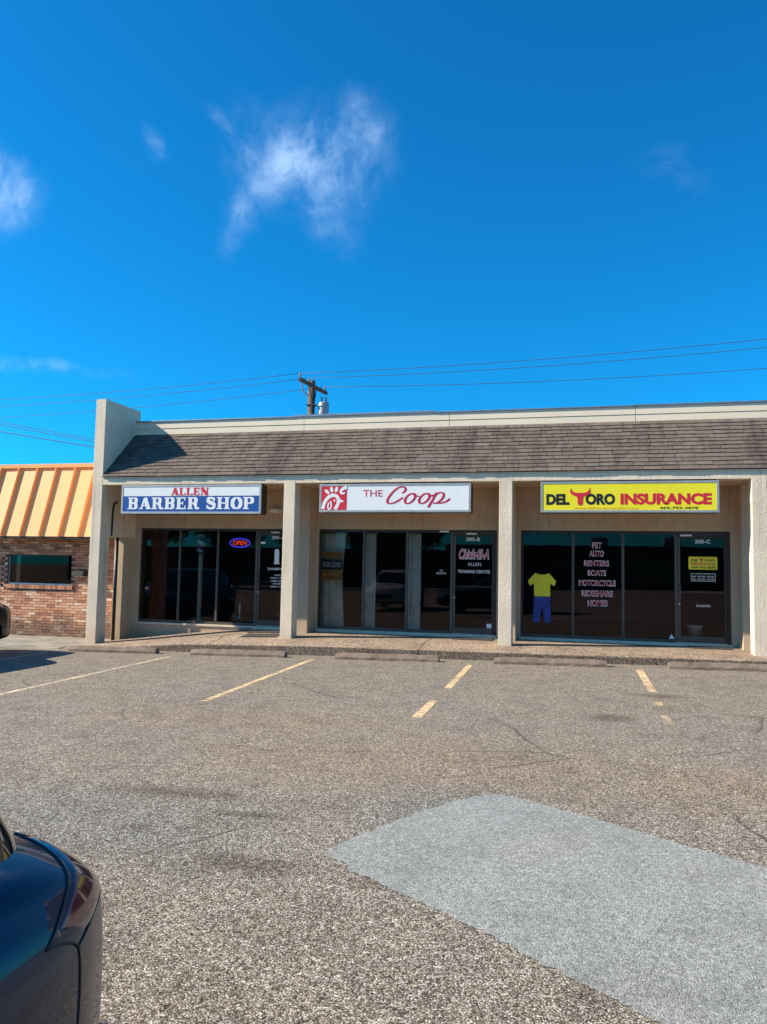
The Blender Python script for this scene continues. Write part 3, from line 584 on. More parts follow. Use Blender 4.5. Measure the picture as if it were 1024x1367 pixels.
# door mats
def mat_(x0, x1, y0_, y1_, label):
    n = 6; mb = MB(); q = [(x0 + (x1 - x0) * i / n) for i in range(n + 1)]
    top = [[(x, y, W(x, y) + .017) for x in q] for y in (y1_, y0_)]; mb.grid(top, flip=True); lo = [[(x, y, W(x, y) + .001) for x in q] for y in (y1_, y0_)]
    mb.grid([top[1], lo[1]], flip=True); mb.grid([lo[0], top[0]], flip=True); mb.grid([[top[0][0], top[1][0]], [lo[0][0], lo[1][0]]]); mb.grid([[top[0][-1], top[1][-1]], [lo[0][-1], lo[1][-1]]], flip=True)
    o = tag(empty('door_mat', ((x0 + x1) / 2, (y0_ + y1_) / 2, W(x0, y0_))), label, 'door mat', 'dark mats at the shop doors'); mb.build('pile', 'mat', o); 
mat_(-7.0, -6.2, -.62, -.12, 'dark mat against the barber shop door'); mat_(-6.85, -6.05, -1.30, -.85, 'brown-black mat lying nearer the kerb by the barber shop column')
mat_(-2.50, -1.70, -.62, -.18, 'dark mat at the middle shop door'); mat_(2.05, 2.80, -.50, -.08, 'dark mat under the yellow-sign shop door')

# ------------------------------------------------------------------ box signs
def sign(x0, x1, z0, z1, label):
    o = tag(empty('box_sign', ((x0 + x1) / 2, -1.25, z0)), label, 'sign', 'box signs hung under the beam')
    y = -1.402; f = .045
    bx('cabinet', 'bronze', o, x0 + .004, x1 - .004, y + .02, -1.09, z0 + .004, z1 - .004)
    bx('frame_rail', 'sign_frame', o, x0, x1, y - .006, y + .03, z0, z0 + f, .004); bx('frame_rail', 'sign_frame', o, x0, x1, y - .006, y + .03, z1 - f, z1, .004)
    bx('frame_rail', 'sign_frame', o, x0, x0 + f, y - .005, y + .03, z0 + f, z1 - f, .004); bx('frame_rail', 'sign_frame', o, x1 - f, x1, y - .005, y + .03, z0 + f, z1 - f, .004)
    return o, x0 + f, x1 - f, z0 + f, z1 - f, y
def arc(cx, cz, rx, rz, a0, a1, n=14): return [(cx + rx * math.cos(R(a0 + (a1 - a0) * i / n)), cz + rz * math.sin(R(a0 + (a1 - a0) * i / n))) for i in range(n + 1)]
# slab-serif capitals built from bars and bows (unit height, x from 0 to w)
def slab(ch, th=.24, tn=.11, sf=.09, sw=.09):
    P = []
    def V(x, z0=0., z1=1., w=th): P.append([(x, z0), (x, z1)]); Wd.append(w)
    def Hh(x0, x1, z, w=tn): P.append([(x0, z), (x1, z)]); Wd.append(w)
    def S(x, z, w=th): Hh(x - w / 2 - sw, x + w / 2 + sw, z, sf)
    Wd = []; l = .20
    if ch in 'BPRELH':
        V(l); S(l, sf / 2); S(l, 1 - sf / 2)
    if ch == 'B':
        for zc, rz in ((.745, .20), (.27, .215)):
            P.append([(l, zc + rz)] + arc(.46, zc, .17, rz, 90, -90) + [(l, zc - rz)]); Wd.append(lambda dx, dz, t: tn + (th - tn) * abs(dz) ** 2)
        return P, Wd, .82
    if ch == 'P':
        P.append([(l, .945)] + arc(.46, .72, .19, .225, 90, -90) + [(l, .495)]); Wd.append(lambda dx, dz, t: tn + (th - tn) * abs(dz) ** 2); return P, Wd, .80
    if ch == 'R':
        P.append([(l, .945)] + arc(.45, .73, .17, .215, 90, -90) + [(l, .515)]); Wd.append(lambda dx, dz, t: tn + (th - tn) * abs(dz) ** 2)
        P.append(cr([(.44, .52), (.58, .42), (.62, .2), (.68, .07), (.80, .06), (.84, .14)], 14)); Wd.append(lambda dx, dz, t: th * .95 * (1 - .6 * t)); return P, Wd, .90
    if ch == 'E':
        Hh(l, .70, sf / 2 + .005, tn); Hh(l, .68, 1 - tn / 2, tn); Hh(l, .52, .5, tn); V(.68, 0, .30, .085); V(.66, .72, 1., .085); V(.50, .36, .64, .075); return P, Wd, .80
    if ch == 'L':
        Hh(l, .68, tn / 2, tn); V(.66, 0, .34, .085); return P, Wd, .76
    if ch == 'H':
        V(.72); S(.72, sf / 2); S(.72, 1 - sf / 2); Hh(l, .72, .5, tn); return P, Wd, .94
    if ch == 'N':
        V(.16, 0, 1, .12); S(.16, sf / 2, .12); S(.12, 1 - sf / 2, .12); V(.74, 0, 1, .12); S(.74, 1 - sf / 2, .12); P.append([(.14, .98), (.74, .02)]); Wd.append(th); return P, Wd, .92
    if ch == 'A':
        P.append([(.16, .04), (.40, .96)]); Wd.append(tn); P.append([(.42, .98), (.70, .03)]); Wd.append(th); Hh(.24, .62, .31, tn); S(.14, sf / 2, .12); S(.72, sf / 2, .2); return P, Wd, .90
    if ch == 'O':
        P.append(arc(.42, .5, .29, .44, 0, 362, 36)); Wd.append(lambda dx, dz, t: tn + (th - tn) * abs(dz) ** 2); return P, Wd, .84
    if ch == 'S':
        P.append(cr([(.60, .70), (.54, .88), (.36, .945), (.19, .87), (.17, .70), (.30, .57), (.48, .49), (.61, .36), (.58, .15), (.38, .055), (.18, .13), (.12, .32)], 40)); Wd.append(lambda dx, dz, t: tn + (th - tn) * min(1, max(0, 1 - abs(t - .5) * 2.2)) * 1.0); V(.62, .66, .96, .08); V(.11, .04, .34, .08); return P, Wd, .76
    return P, Wd, .5
def slab_text(s, x0, x1, z0, z1, y, mat, parent, gap=.04):
    gl = [slab(c_) if c_ != ' ' else ([], [], .34) for c_ in s]; tot = sum(g[2] + gap for g in gl) - gap; kx = (x1 - x0) / tot; kz = z1 - z0; x = x0
    for (P, Wd, w), c_ in zip(gl, s):
        if P:
            mb = MB()
            for i, (p, ww) in enumerate(zip(P, Wd)):
                # pen widths are scaled with the letter
                k_ = min(kx, kz); pp = [(x + a * kx, z0 + b * kz) for a, b in p]
                if callable(ww): f_ = (lambda W_: (lambda dx, dz, t: W_(dx, dz, t) * (kx * abs(dz) + kz * abs(dx))))(ww)
                else: 
                    f_ = (lambda W_: (lambda dx, dz, t: W_ * (kx * abs(dz) + kz * abs(dx))))(ww)
                mb.ribbon(pp, f_, y - .0007 * i)
            mb.build('letter', mat, parent)
        x += (w + gap) * kx
o, a, b, c0, d0, y = sign(-9.73, -6.43, 2.435, 3.06, 'white and blue box sign reading ALLEN BARBER SHOP')
zs_ = c0 + (d0 - c0) * .635
bx('face', 'blue', o, a, b, y, y + .02, c0, zs_); bx('face', 'white', o, a, b, y, y + .02, zs_, d0)
slab_text('BARBER SHOP', a + .12, b - .10, c0 + .055, zs_ - .03, y - .002, 'white', o)
slab_text('ALLEN', a + 1.16, a + 2.05, zs_ + .015, d0 - .02, y - .002, 'red', o)
o, a, b, c0, d0, y = sign(-5.145, -2.035, 2.468, 3.045, 'white box sign reading THE Coop with a red square emblem')
w = b - a; h = d0 - c0
bx('face', 'white', o, a, b, y, y + .02, c0, d0)
sq = empty('emblem', (a, y, c0), o); ew = .178 * w
bx('square', 'crimson' if False else 'red', sq, a + .002, a + ew, y - .003, y - .0005, c0 + .002, d0 - .002)
E_ = lambda u, v: (a + u * ew, c0 + v * h)
em = MB(); ye = y - .005; U = lambda pts: [E_(*p) for p in pts]
wh = .105 * ew
em.ribbon(U(cr([(.06, .04), (.12, .30), (.26, .52), (.44, .62), (.60, .58), (.68, .42), (.64, .20), (.54, .03)], 26)), lambda dx, dz, t: wh * 1.25, ye)
em.ribbon(U(cr([(.36, .38), (.40, .20), (.36, .06), (.30, .04), (.26, .14), (.30, .30)], 16)), wh * .55, ye - .0008)
el = lambda cx, cz, a_, b_, t_: U([(cx + a_ * math.cos(q) * math.cos(t_) - b_ * math.sin(q) * math.sin(t_), cz + a_ * math.cos(q) * math.sin(t_) + b_ * math.sin(q) * math.cos(t_)) for q in [i * math.pi / 10 for i in range(20)]])
for k, (cx, cz, t_) in enumerate(((.22, .77, .75), (.40, .86, .22), (.59, .86, -.25))): em.plate(el(cx, cz, .062, .125, t_), ye - .001 * k, ye + .001)
em.ribbon(U(cr([(1.0, .95), (.86, .90), (.76, .78), (.82, .69), (.93, .72)], 12)), lambda dx, dz, t: wh * (1.3 - .7 * t), ye - .0024)
em.build('rooster_mark', 'white', sq)
MB().plate(U([(.75, .30), (.75, .46), (.90, .37)]), ye, ye + .0015).build('beak', 'white', sq); MB().plate(U([(.52 + .035 * math.cos(q), .40 + .05 * math.sin(q)) for q in [i * .5236 for i in range(12)]]), ye, ye + .0015).build('eye', 'white', sq)
text('THE', a + .292 * w, a + .427 * w, c0 + .555 * h, c0 + .83 * h, y - .002, 'crimson', o, .005)
F = lambda pts: [(a + (u - 45) / 925 * w, c0 + (235 - v) / 185 * h) for u, v in pts]
u_ = w / 925
pen = lambda dx, dz, t: u_ * (7.5 + 8.5 * max(0, abs(dz)) ** 1.5)
def stroke(pts, n=40):
    MB().ribbon(F(cr(pts, n)), pen, y - .002, slope=-.0015).build('script_stroke', 'crimson', o)
stroke([(562, 108), (580, 92), (583, 70), (566, 59), (535, 68), (503, 100), (479, 140), (470, 168), (480, 184), (505, 183), (535, 166), (568, 140)], 46)
stroke([(640, 112), (618, 112), (594, 132), (581, 160), (586, 182), (606, 184), (630, 164), (644, 136), (642, 116), (634, 111), (646, 128), (668, 130)], 46)
stroke([(728, 112), (706, 112), (682, 132), (669, 160), (674, 182), (694, 184), (718, 164), (732, 136), (730, 116), (722, 111), (736, 128), (758, 122)], 46)
stroke([(775, 104), (752, 160), (724, 216)], 16)
stroke([(756, 140), (778, 114), (800, 104), (818, 112), (817, 136), (798, 166), (772, 184), (754, 180)], 30)
stroke([(772, 184), (808, 182), (836, 170), (858, 150)], 18)
o, a, b, c0, d0, y = sign(-.705, 2.45, 2.465, 3.05, 'yellow box sign reading DEL TORO INSURANCE with red bull horns')
w = b - a; h = d0 - c0; bx('face', 'yellow', o, a, b, y, y + .02, c0, d0)
X = lambda u: a + (u - 42) / (975 - 42) * w; Z = lambda v: c0 + (190 - v) / (190 - 38) * h
text('DEL', X(60), X(190), Z(160), Z(96), y - .002, 'black', o, .055); text('ORO', X(279), X(441), Z(160), Z(95), y - .002, 'black', o, .055); text('INSURANCE', X(470), X(950), Z(160), Z(95), y - .002, 'red', o, .052)
bull_T(MB(), X(250), Z(162), (X(308) - X(192)) / 1.12, Z(62) - Z(162), y - .004).build('bull_horns', 'red', o)
text('www.deltoroinsurance.com', X(218), X(566), Z(185), Z(172), y - .002, 'red', o, -.012); text('469-793-3878', X(678), X(880), Z(185), Z(171), y - .002, 'black', o, .018)

# ------------------------------------------------------------------ brick building with gold metal mansard
BY = .15
bb = tag(empty('brick_building', (-14, BY, -.5)), 'brick building with gold standing seam metal mansard, left of the wing wall', 'building')
wx0, wx1, wz0, wz1 = -13.89, -12.05, .79, 1.53
bw = MB()
for r_ in ((-22, wx0, -.8, 2.1), (wx1, -10.52, -.8, 2.1), (wx0, wx1, -.8, wz0), (wx0, wx1, wz1, 2.1)): bw.box(r_[0], r_[1], BY, BY + .3, r_[2], r_[3])
wall = bw.build('wall', 'mortar', bb)
bmesh_ = []
bw_, bh_ = .203, .058; pitch_x, pitch_z = .213, .0677
bme = [mesh_of(MB().box(-bw_ / 2, bw_ / 2, -.009, .03, -bh_ / 2, bh_ / 2), 'brick', 'brick_%d' % i) for i in range(7)]
bmh = [mesh_of(MB().box(-bw_ / 4 + .002, bw_ / 4 - .002, -.009, .03, -bh_ / 2, bh_ / 2), 'brick', 'brick_%d' % i) for i in range(7)]
bmr = [mesh_of(MB().box(-.029, .029, -.03, .03, -.05, .05), 'brick', 'brick_%d' % i) for i in range(7)]
bl = []; z = -.5; row = 0
while z < 2.05:
    x = -10.56 - (pitch_x / 2 if row % 2 else 0)
    while x > -21.8:
        zz = z + bh_ / 2
        if not (x > wx0 - .1 and x < wx1 + .1 and zz > wz0 - .13 and zz < wz1 + .03): bl.append((x, zz, 0))
        elif zz > wz0 - .13 and zz < wz1 + .03:
            for e, sgn in ((wx0, -1), (wx1, 1)):
                if abs(x - e) < .1 and (x - e) * sgn > 0: bl.append((e + sgn * .055, zz, 1))
        x -= pitch_x
    z += pitch_z; row += 1
def pick(zz): return random.choices(range(7), (5, 6, 2, 5, 3, 5, .4) if zz < .7 else (5, 4, 4, 2, 1, 5, .8))[0]
n_ = 0
for i in range(int((wx1 - wx0) / .068) + 1):
    inst(random.choice(bmr[:3] + bmr[5:]), 'brick', (wx0 + .03 + i * .068, BY - .012, wz0 - .056), wall); n_ += 1
bl.sort(key=lambda q: (0 if (-14.25 < q[0] < -11.35) else 1, q[1])); far = MB()
for x, zz, k in bl:
    mi = pick(zz); jy = random.uniform(-.004, .003)
    if n_ < 300 and -14.25 < x < -11.35:
        inst((bmh if k else bme)[mi], 'brick', (x + random.uniform(-.003, .003), BY + jy, zz + random.uniform(-.002, .002)), wall, (0, random.uniform(-.012, .012), 0)); n_ += 1
    else:
        hw_ = bw_ / 4 - .002 if k else bw_ / 2; far.k = mi; far.box(x - hw_, x + hw_, BY - .009 + jy, BY + .03, zz - bh_ / 2, zz + bh_ / 2)
tag(far.build('brick_field', ['brick_%d' % i for i in range(7)], wall), kind='stuff')
win = empty('window', (wx0, BY, wz0), bb)
bx('frame', 'alu', win, wx0, wx1, BY + .03, BY + .08, wz0, wz0 + .03); bx('frame', 'bronze', win, wx0, wx1, BY + .03, BY + .08, wz1 - .025, wz1); bx('frame', 'alu', win, wx0, wx0 + .03, BY + .03, BY + .08, wz0 + .03, wz1 - .025); bx('frame', 'bronze', win, wx1 - .025, wx1, BY + .03, BY + .08, wz0 + .03, wz1 - .025)
bx('pane', 'glass_film', win, wx0 + .03, wx1 - .025, BY + .05, BY + .056, wz0 + .03, wz1 - .025)
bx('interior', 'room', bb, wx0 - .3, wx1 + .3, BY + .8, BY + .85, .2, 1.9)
bl_ = tag(empty('wall_lantern', (-11.73, BY - .02, 1.0)), 'small black wall lamp on the brick wall beside the wing wall', 'wall lamp')
bx('back_plate', 'black', bl_, -11.80, -11.64, BY - .03, BY - .01, 1.01, 1.17, .004); MB().prism([(BY - .03, 1.16), (BY - .20, 1.14), (BY - .23, 1.02), (BY - .03, 1.02)], lambda y_, z_: (-11.88, y_, z_), lambda y_, z_: (-11.57, y_, z_)).build('housing', 'rubber', bl_, bevel=.008)
bx('lens', 'lamp_white', bl_, -11.85, -11.60, BY - .20, BY - .05, 1.006, 1.019)
# metal mansard
my0, mz0, my1, mz1 = -.35, 1.966, .19, 3.70
ms = empty('metal_roof', (-14, my0, mz0), bb)
sx = [-10.50] + [-10.993 - .543 * i for i in range(21)]
k_ = (mz1 - mz0) / (my1 - my0); ln = math.hypot(mz1 - mz0, my1 - my0); nx_, nz_ = -(mz1 - mz0) / ln, (my1 - my0) / ln
for i in range(len(sx) - 1):
    x1_, x0_ = sx[i] - .004, sx[i + 1] + .004; r1, r2 = random.uniform(-.003, .003), random.uniform(-.003, .003)
    MB().add([(x0_, my0 + r1, mz0), (x1_, my0 + r2, mz0), (x1_, my1 + r2, mz1), (x0_, my1 + r1, mz1), (x0_, my0 + .01, mz0), (x1_, my0 + .01, mz0), (x1_, my1 + .01, mz1), (x0_, my1 + .01, mz1)], SF).build('panel', 'gold_metal', ms)
for x in sx[1:]:
    q = lambda y_, z_, h_: (y_ + nx_ * h_, z_ + nz_ * h_); vs_ = []
    for e in (-.006, .006):
        for (yy, zz) in ((my0, mz0), (my1, mz1)):
            for h_ in (-.005, .07): p = q(yy, zz, h_); vs_.append((x + e, p[0], p[1]))
    MB().add(vs_, [(0, 1, 3, 2), (4, 6, 7, 5), (0, 4, 5, 1), (2, 3, 7, 6), (1, 5, 7, 3), (0, 2, 6, 4)]).build('seam_rib', 'gold_metal', ms)
bx('ridge_cap', 'gold_metal', ms, -22, -10.5, my1 - .06, my1 + .12, mz1 + .002, mz1 + .10, .006); bx('eave_trim', 'bronze', ms, -22, -10.5, my0 + .012, my0 + .06, mz0 - .05, mz0 + .02)
bx('soffit', 'far_wall', bb, -22, -10.5, my0 + .06, BY, mz0 - .045, mz0 - .02); bx('flat_roof', 'roof_deck', bb, -22, -10.5, my1 + .12, 12, mz1 - .1, mz1 + .03); bx('side_wall', 'far_wall', bb, -10.74, -10.52, BY + .301, 12, -.8, mz1 - .11)

# ------------------------------------------------------------------ utility pole and wires
PX, PY = -10.26, 12.0
up_ = tag(empty('utility_pole', (PX, PY, G(PX))), 'dark wooden utility pole with crossarm and grey transformer behind the roof', 'utility pole')
MB().tube([(PX, PY, G(PX)), (PX, PY, 4), (PX, PY, 8.72)], [.19, .17, .135], 14).build('pole', 'wood_pole', up_, smooth=True)
A0, A1 = Vector((-10.20, 10.45, 8.42)), Vector((-9.95, 12.90, 8.42)); ad = (A1 - A0).normalized(); an = Vector((ad.y, -ad.x, 0))
cm = MB(); off_ = Vector((0, 0, 0)); 
cv = [A + an * s_ * .055 + Vector((0, 0, t_ * .06)) for A in (A0, A1) for s_ in (-1, 1) for t_ in (-1, 1)]
cm.add(cv, [(0, 1, 3, 2), (4, 6, 7, 5), (0, 4, 5, 1), (2, 3, 7, 6), (1, 5, 7, 3), (0, 2, 6, 4)]).build('crossarm', 'wood_pole', up_)
for s_ in (.30, .62): MB().tube([A0 + (A1 - A0) * s_ + Vector((0, 0, -.02)), Vector((PX + .12, PY - .05, 7.75))], .022, 6).build('brace', 'steel_dark', up_)
ins = []
for f_ in (.03, .34, .93):
    p = A0 + (A1 - A0) * f_ + Vector((0, 0, .06)); ins.append(p + Vector((0, 0, .17)))
    MB().lathe([(.015, 0), (.015, .06), (.055, .07), (.03, .10), (.055, .12), (.03, .16), (.02, .18)], p, n=10).build('insulator', 'porcelain', up_, smooth=True)
MB().tube([A0 + Vector((.05, .1, -.1)), A0 + Vector((.1, .2, -.45)), A0 + Vector((.3, .25, -.62))], .03, 6).build('fuse_cutout', 'porcelain', up_); MB().tube([A0 + Vector((.3, .25, -.62)), A0 + Vector((.34, .6, -.3)), A0 + Vector((.2, .9, -.1))], .008, 5).build('jumper_wire', 'wire', up_)
tp = Vector((PX + .48, PY + .1, 7.0)); MB().lathe([(.20, 0), (.215, .03), (.215, .80), (.20, .84), (.12, .88), (.02, .89)], tp, n=20).build('transformer', 'trans', up_, smooth=True)
for dx in (-.08, .1): MB().lathe([(.03, 0), (.05, .05), (.03, .10), (.05, .14), (.02, .22)], tp + Vector((dx, 0, .87)), n=8).build('bushing', 'porcelain', up_)
bx('bracket', 'steel_dark', up_, PX + .1, PX + .32, PY + .02, PY + .12, 7.3, 7.4)
bx('bracket', 'steel_dark', up_, PX - .16, PX + .2, PY - .17, PY + .17, 7.72, 7.76)
def wire(pts, r, label, group=None):
    return tag(MB().tube(pts, r, 5).build('power_line', 'wire', smooth=True), label, 'power line', group)
def span(p, q, sag, n=28): return [Vector(p).lerp(Vector(q), i / n) - Vector((0, 0, sag * 4 * (i / n) * (1 - i / n))) for i in range(n + 1)]
names_ = ('highest', 'middle', 'lowest')
for i, p in enumerate(ins):
    wire(span(p, (-52, p.y + .5, (9.75, 9.45, 9.05)[i]), .95), .0095, names_[i] + ' of three wires running from the pole crossarm to the left', 'wires on the pole')
    wire(span(p, (34, p.y - .6, (12.25, 12.05, 11.1)[i]), 1.05), .0095, names_[i] + ' of three wires running from the pole crossarm to the right', 'wires on the pole')
for i, (za, zb) in enumerate(((6.887, 6.038), (6.767, 5.951), (6.497, 5.75))):
    s_ = (zb - za) / 4.28; wire(span((-30, 9, za - s_ * 7.8 + .15), (-11.5, 9, zb + s_ * 6.4 + .25), .22), .012 if i < 2 else .016, ('upper', 'second', 'lowest')[i] + ' of the low wires sloping down behind the gold roof', 'low service wires')
MB_ = MB().tube([(-11.5, 9, 4.4), (-11.5, 9, 5.6)], .04, 8).build('service_mast', 'alu', bb, smooth=True)

# ------------------------------------------------------------------ trees
def tree(x, y, h, rad, label, seed, leaves=2600, group='trees', lf=1.0):
    rng = random.Random(seed); g = G(x); o = tag(empty('tree', (x, y, g)), label, 'tree', group)
    tm = MB(); hb = h * .38; tm.tube([(x, y, g - .1), (x + rng.uniform(-.1, .1), y, g + hb * .5), (x, y, g + hb), (x + rng.uniform(-.3, .3), y, g + h * .8)], [.24 * h / 8, .19 * h / 8, .15 * h / 8, .04], 9)
    cl = []
    for k in range(11):
        a = rng.uniform(0, 6.28); e = rng.uniform(.15, 1.2); rr = rad * rng.uniform(.5, .95); s0 = Vector((x, y, g + hb * rng.uniform(.8, 1.3))); c_ = Vector((x + rr * math.cos(a) * math.cos(e), y + rr * math.sin(a) * math.cos(e), g + h * .62 + h * .33 * math.sin(e) * rng.uniform(.5, 1)))
        tm.tube([s0, s0.lerp(c_, .5) + Vector((0, 0, .2)), c_], [.07, .05, .02], 6); cl += [c_, s0.lerp(c_, .72)]
    cl.append(Vector((x, y, g + h * .9))); tm.build('trunk', 'bark', o, smooth=True)
    lm = MB()
    for _ in range(leaves):
        c_ = rng.choice(cl); d = Vector((rng.gauss(0, 1), rng.gauss(0, 1), rng.gauss(0, .75))); d = d.normalized() * rad * .36 * rng.random() ** .45; p = c_ + d
        if p.z > g + h: p.z = g + h - rng.random() * .3
        s = rng.uniform(.07, .16) * lf; u = Vector((rng.gauss(0, 1), rng.gauss(0, 1), rng.gauss(0, 1))).normalized(); v = u.orthogonal().normalized(); lm.k = rng.choices((0, 1, 2), (4, 4, 2))[0]
        lm.add([p - u * s, p - v * s * .6, p + u * s, p + v * s * .6], [(0, 1, 2, 3)])
    lm.build('crown', ['leaf_a', 'leaf_b', 'leaf_c'], o)
tree(-33.9, 30, 8.95, 2.4, 'tree whose top just shows above the gold roof beside the wing wall', 3, group='trees behind the gold roof')
tree(-37.4, 30, 8.72, 2.2, 'tree whose top just shows above the gold roof at the left edge', 5, group='trees behind the gold roof')

# ------------------------------------------------------------------ cars
class Car:
    def __init__(s, st, name, label, cat, paint, loc, rz, cab, wheel, bow=.26, belt=None, grp=None):
        s.st = st; s.bow = bow; s.y0, s.y1 = st[0][0], st[-1][0]; s.N = 72; s.ctrl = cr(st, s.N); s.hwm = max(q[1] for q in st)
        s.o = empty(name); tag(s.o, label, cat, grp); s.p = paint; s.cab = cab; s.wheel = wheel
        s.body(); s.cabin(); s.wheels(); s.details(); s.o.location = loc; s.o.rotation_euler = (0, 0, rz)
    def sec(s, y):
        c = s.ctrl
        for a, b in zip(c, c[1:]):
            if y <= b[0] + 1e-9:
                t = (y - a[0]) / max(b[0] - a[0], 1e-6); return tuple(p + (q - p) * t for p, q in zip(a, b))
        return c[-1]
    def S(s, y, v):
        # v: 0 sill centre ... 8 top centre
        _, hw, zb, zs, zt = s.sec(y); h = zs - zb
        K = [(0, zb), (hw * .90, zb), (hw * .975, zb + .12 * h), (hw, zb + .50 * h), (hw * .985, zs - .16 * h), (hw * .915, zs), (hw * .70, zs + .62 * (zt - zs)), (hw * .36, zs + .93 * (zt - zs)), (0, zt)]
        v = max(0, min(8, v)); k = min(int(v), 7); u = v - k; g = lambda i: K[max(0, min(8, i))] if i <= 8 else (-K[7][0], K[7][1])
        p0, p1, p2, p3 = (g(k - 1) if k > 0 else (-K[1][0], K[1][1])), g(k), g(k + 1), g(k + 2)
        x, z = (.5 * (2 * b + (c - a) * u + (2 * a - 5 * b + 4 * c - d) * u * u + (-a + 3 * b - 3 * c + d) * u ** 3) for a, b, c, d in zip(p0, p1, p2, p3))
        f = max(0, (y - (s.y1 - 1.1)) / 1.1); r = max(0, ((s.y0 + .6) - y) / .6)
        yy = y - s.bow * f ** 1.6 * (abs(x) / s.hwm) ** 2.2 + .16 * r ** 1.5 * (abs(x) / s.hwm) ** 2.2
        return Vector((x, yy, z))
    def nrm(s, y, v):
        a = s.S(min(y + .01, s.y1), v) - s.S(max(y - .01, s.y0), v); b = s.S(y, v + .03) - s.S(y, v - .03); n = b.cross(a)
        if n.length < 1e-9: return Vector((0, 0, 1))
        n.normalize(); return n if n.dot(s.S(y, v) - Vector((0, s.S(y, v).y * .8, .4))) > 0 else -n
    def body(s):
        mb = MB(); rows = []; nv = 34
        for i in range(s.N):
            y = s.ctrl[i][0]; half = [s.S(y, 8 * k / nv) for k in range(nv + 1)]
            rows.append(half + [Vector((-p.x, p.y, p.z)) for p in half[-2:0:-1]])
        n = len(rows[0]); vs_ = [p for r in rows for p in r]; fs = []
        for i in range(s.N - 1):
            for k in range(n): fs.append((i * n + k, i * n + (k + 1) % n, (i + 1) * n + (k + 1) % n, (i + 1) * n + k))
        fs += [tuple(range(n - 1, -1, -1)), tuple((s.N - 1) * n + k for k in range(n))]
        mb.add(vs_, fs); o = mb.build('body', s.p, s.o, smooth='solid', local=True)
        r, tr = s.wheel[0] + .055, []
        for yw in s.wheel[1:3]:
            for sg in (-1, 1):
                c = MB().lathe([(r, -.17), (r, .30)], (0, 0, 0), 'x', 40); c.v = [Vector((sg * (s.hwm - .08 + p.x), yw + p.y, s.wheel[0] + p.z)) for p in c.v]; co = c.build('cut', s.p); tr.append(co)
                md = o.modifiers.new('b', 'BOOLEAN'); md.object = co; md.operation = 'DIFFERENCE'; md.solver = 'EXACT'
        dg = bpy.context.evaluated_depsgraph_get(); me = bpy.data.meshes.new_from_object(o.evaluated_get(dg)); o.modifiers.clear(); old = o.data; o.data = me; me.name = 'body'
        for co in tr: bpy.data.objects.remove(co)
        try: me.set_sharp_from_angle(angle=R(38))
        except Exception: pass
    def patch(s, q, name, mat, off=.004, n=10, both=True, parent=None, th=0):
        for sg in ((1, -1) if both else (1,)):
            rows = []
            for i in range(n + 1):
                u = i / n; rw = []
                for j in range(n + 1):
                    w = j / n; y = (q[0][0] * (1 - u) + q[1][0] * u) * (1 - w) + (q[3][0] * (1 - u) + q[2][0] * u) * w; v = (q[0][1] * (1 - u) + q[1][1] * u) * (1 - w) + (q[3][1] * (1 - u) + q[2][1] * u) * w
                    e = off * (1 if 0 < i < n and 0 < j < n else -.5); p = s.S(y, v) + s.nrm(y, v) * e; rw.append(Vector((p.x * sg, p.y, p.z)))
                rows.append(rw)
            MB().grid(rows, flip=sg < 0).build(name, mat, parent or s.o, smooth=True, local=True)
    def line(s, path, r=.0035, n=30, both=True, name='shut_line', mat='black'):
        for sg in ((1, -1) if both else (1,)):
            pts = [s.S(y, v) + s.nrm(y, v) * .0005 for y, v in cr(path, n)]; MB().tube([Vector((p.x * sg, p.y, p.z)) for p in pts], r, 5).build(name, mat, s.o, smooth=True, local=True)
    def cabin(s):
        # rings: (z, y front, y rear, half width)
        c = s.cab; A = 96
        def ring(b):
            f = c[0]; t = c[1]; e = 1 - (1 - b) ** 1.25 if False else b
            z = f[0] + (t[0] - f[0]) * b; yf = f[1] + (t[1] - f[1]) * b; yr = f[2] + (t[2] - f[2]) * b; hw = f[3] + (t[3] - f[3]) * b + .035 * math.sin(math.pi * b)
            return z, (yf + yr) / 2, (yf - yr) / 2 + .03 * math.sin(math.pi * b), hw
        def Q(a, b):
            z, yc, hl, hw = ring(b); ca, sa = math.cos(R(a)), math.sin(R(a)); e = 2 / 5.0
            return Vector((hw * math.copysign(abs(ca) ** e, ca), yc + hl * math.copysign(abs(sa) ** e, sa), z))
        s.Q = Q; rows = [[Q(360 * k / A, i / 10) for k in range(A + 1)] for i in range(11)]
        z, yc, hl, hw = ring(1)
        for f, dz in ((.97, .022), (.9, .042), (.7, .066), (.4, .082), (.05, .088)):
            rows.append([Vector((p.x * f, yc + (p.y - yc) * f, z + dz)) for p in rows[10]])
        MB().grid(rows).build('cabin', s.p, s.o, smooth=True, local=True)
        def gp(a0, a1, b0, b1, name):
            n = 14; rr = []
            for i in range(n + 1):
                rw = []
                for j in range(n + 1):
                    a = a0 + (a1 - a0) * j / n; b = b0 + (b1 - b0) * i / n; p = Q(a, b); nn_ = (Q(a + .5, b) - Q(a - .5, b)).cross(Q(a, b + .01) - Q(a, b - .01)).normalized()
                    rw.append(p + nn_ * (.004 if 0 < i < n and 0 < j < n else -.002))
                rr.append(rw)
            MB().grid(rr).build(name, 'car_glass', s.o, smooth=True, local=True)
        gp(40, 140, .10, .95, 'windshield'); gp(222, 318, .12, .92, 'rear_window')
        for a0, a1 in ((2, 31), (-30, -2), (149, 178), (182, 210)): gp(a0, a1, .12, .90, 'side_window')
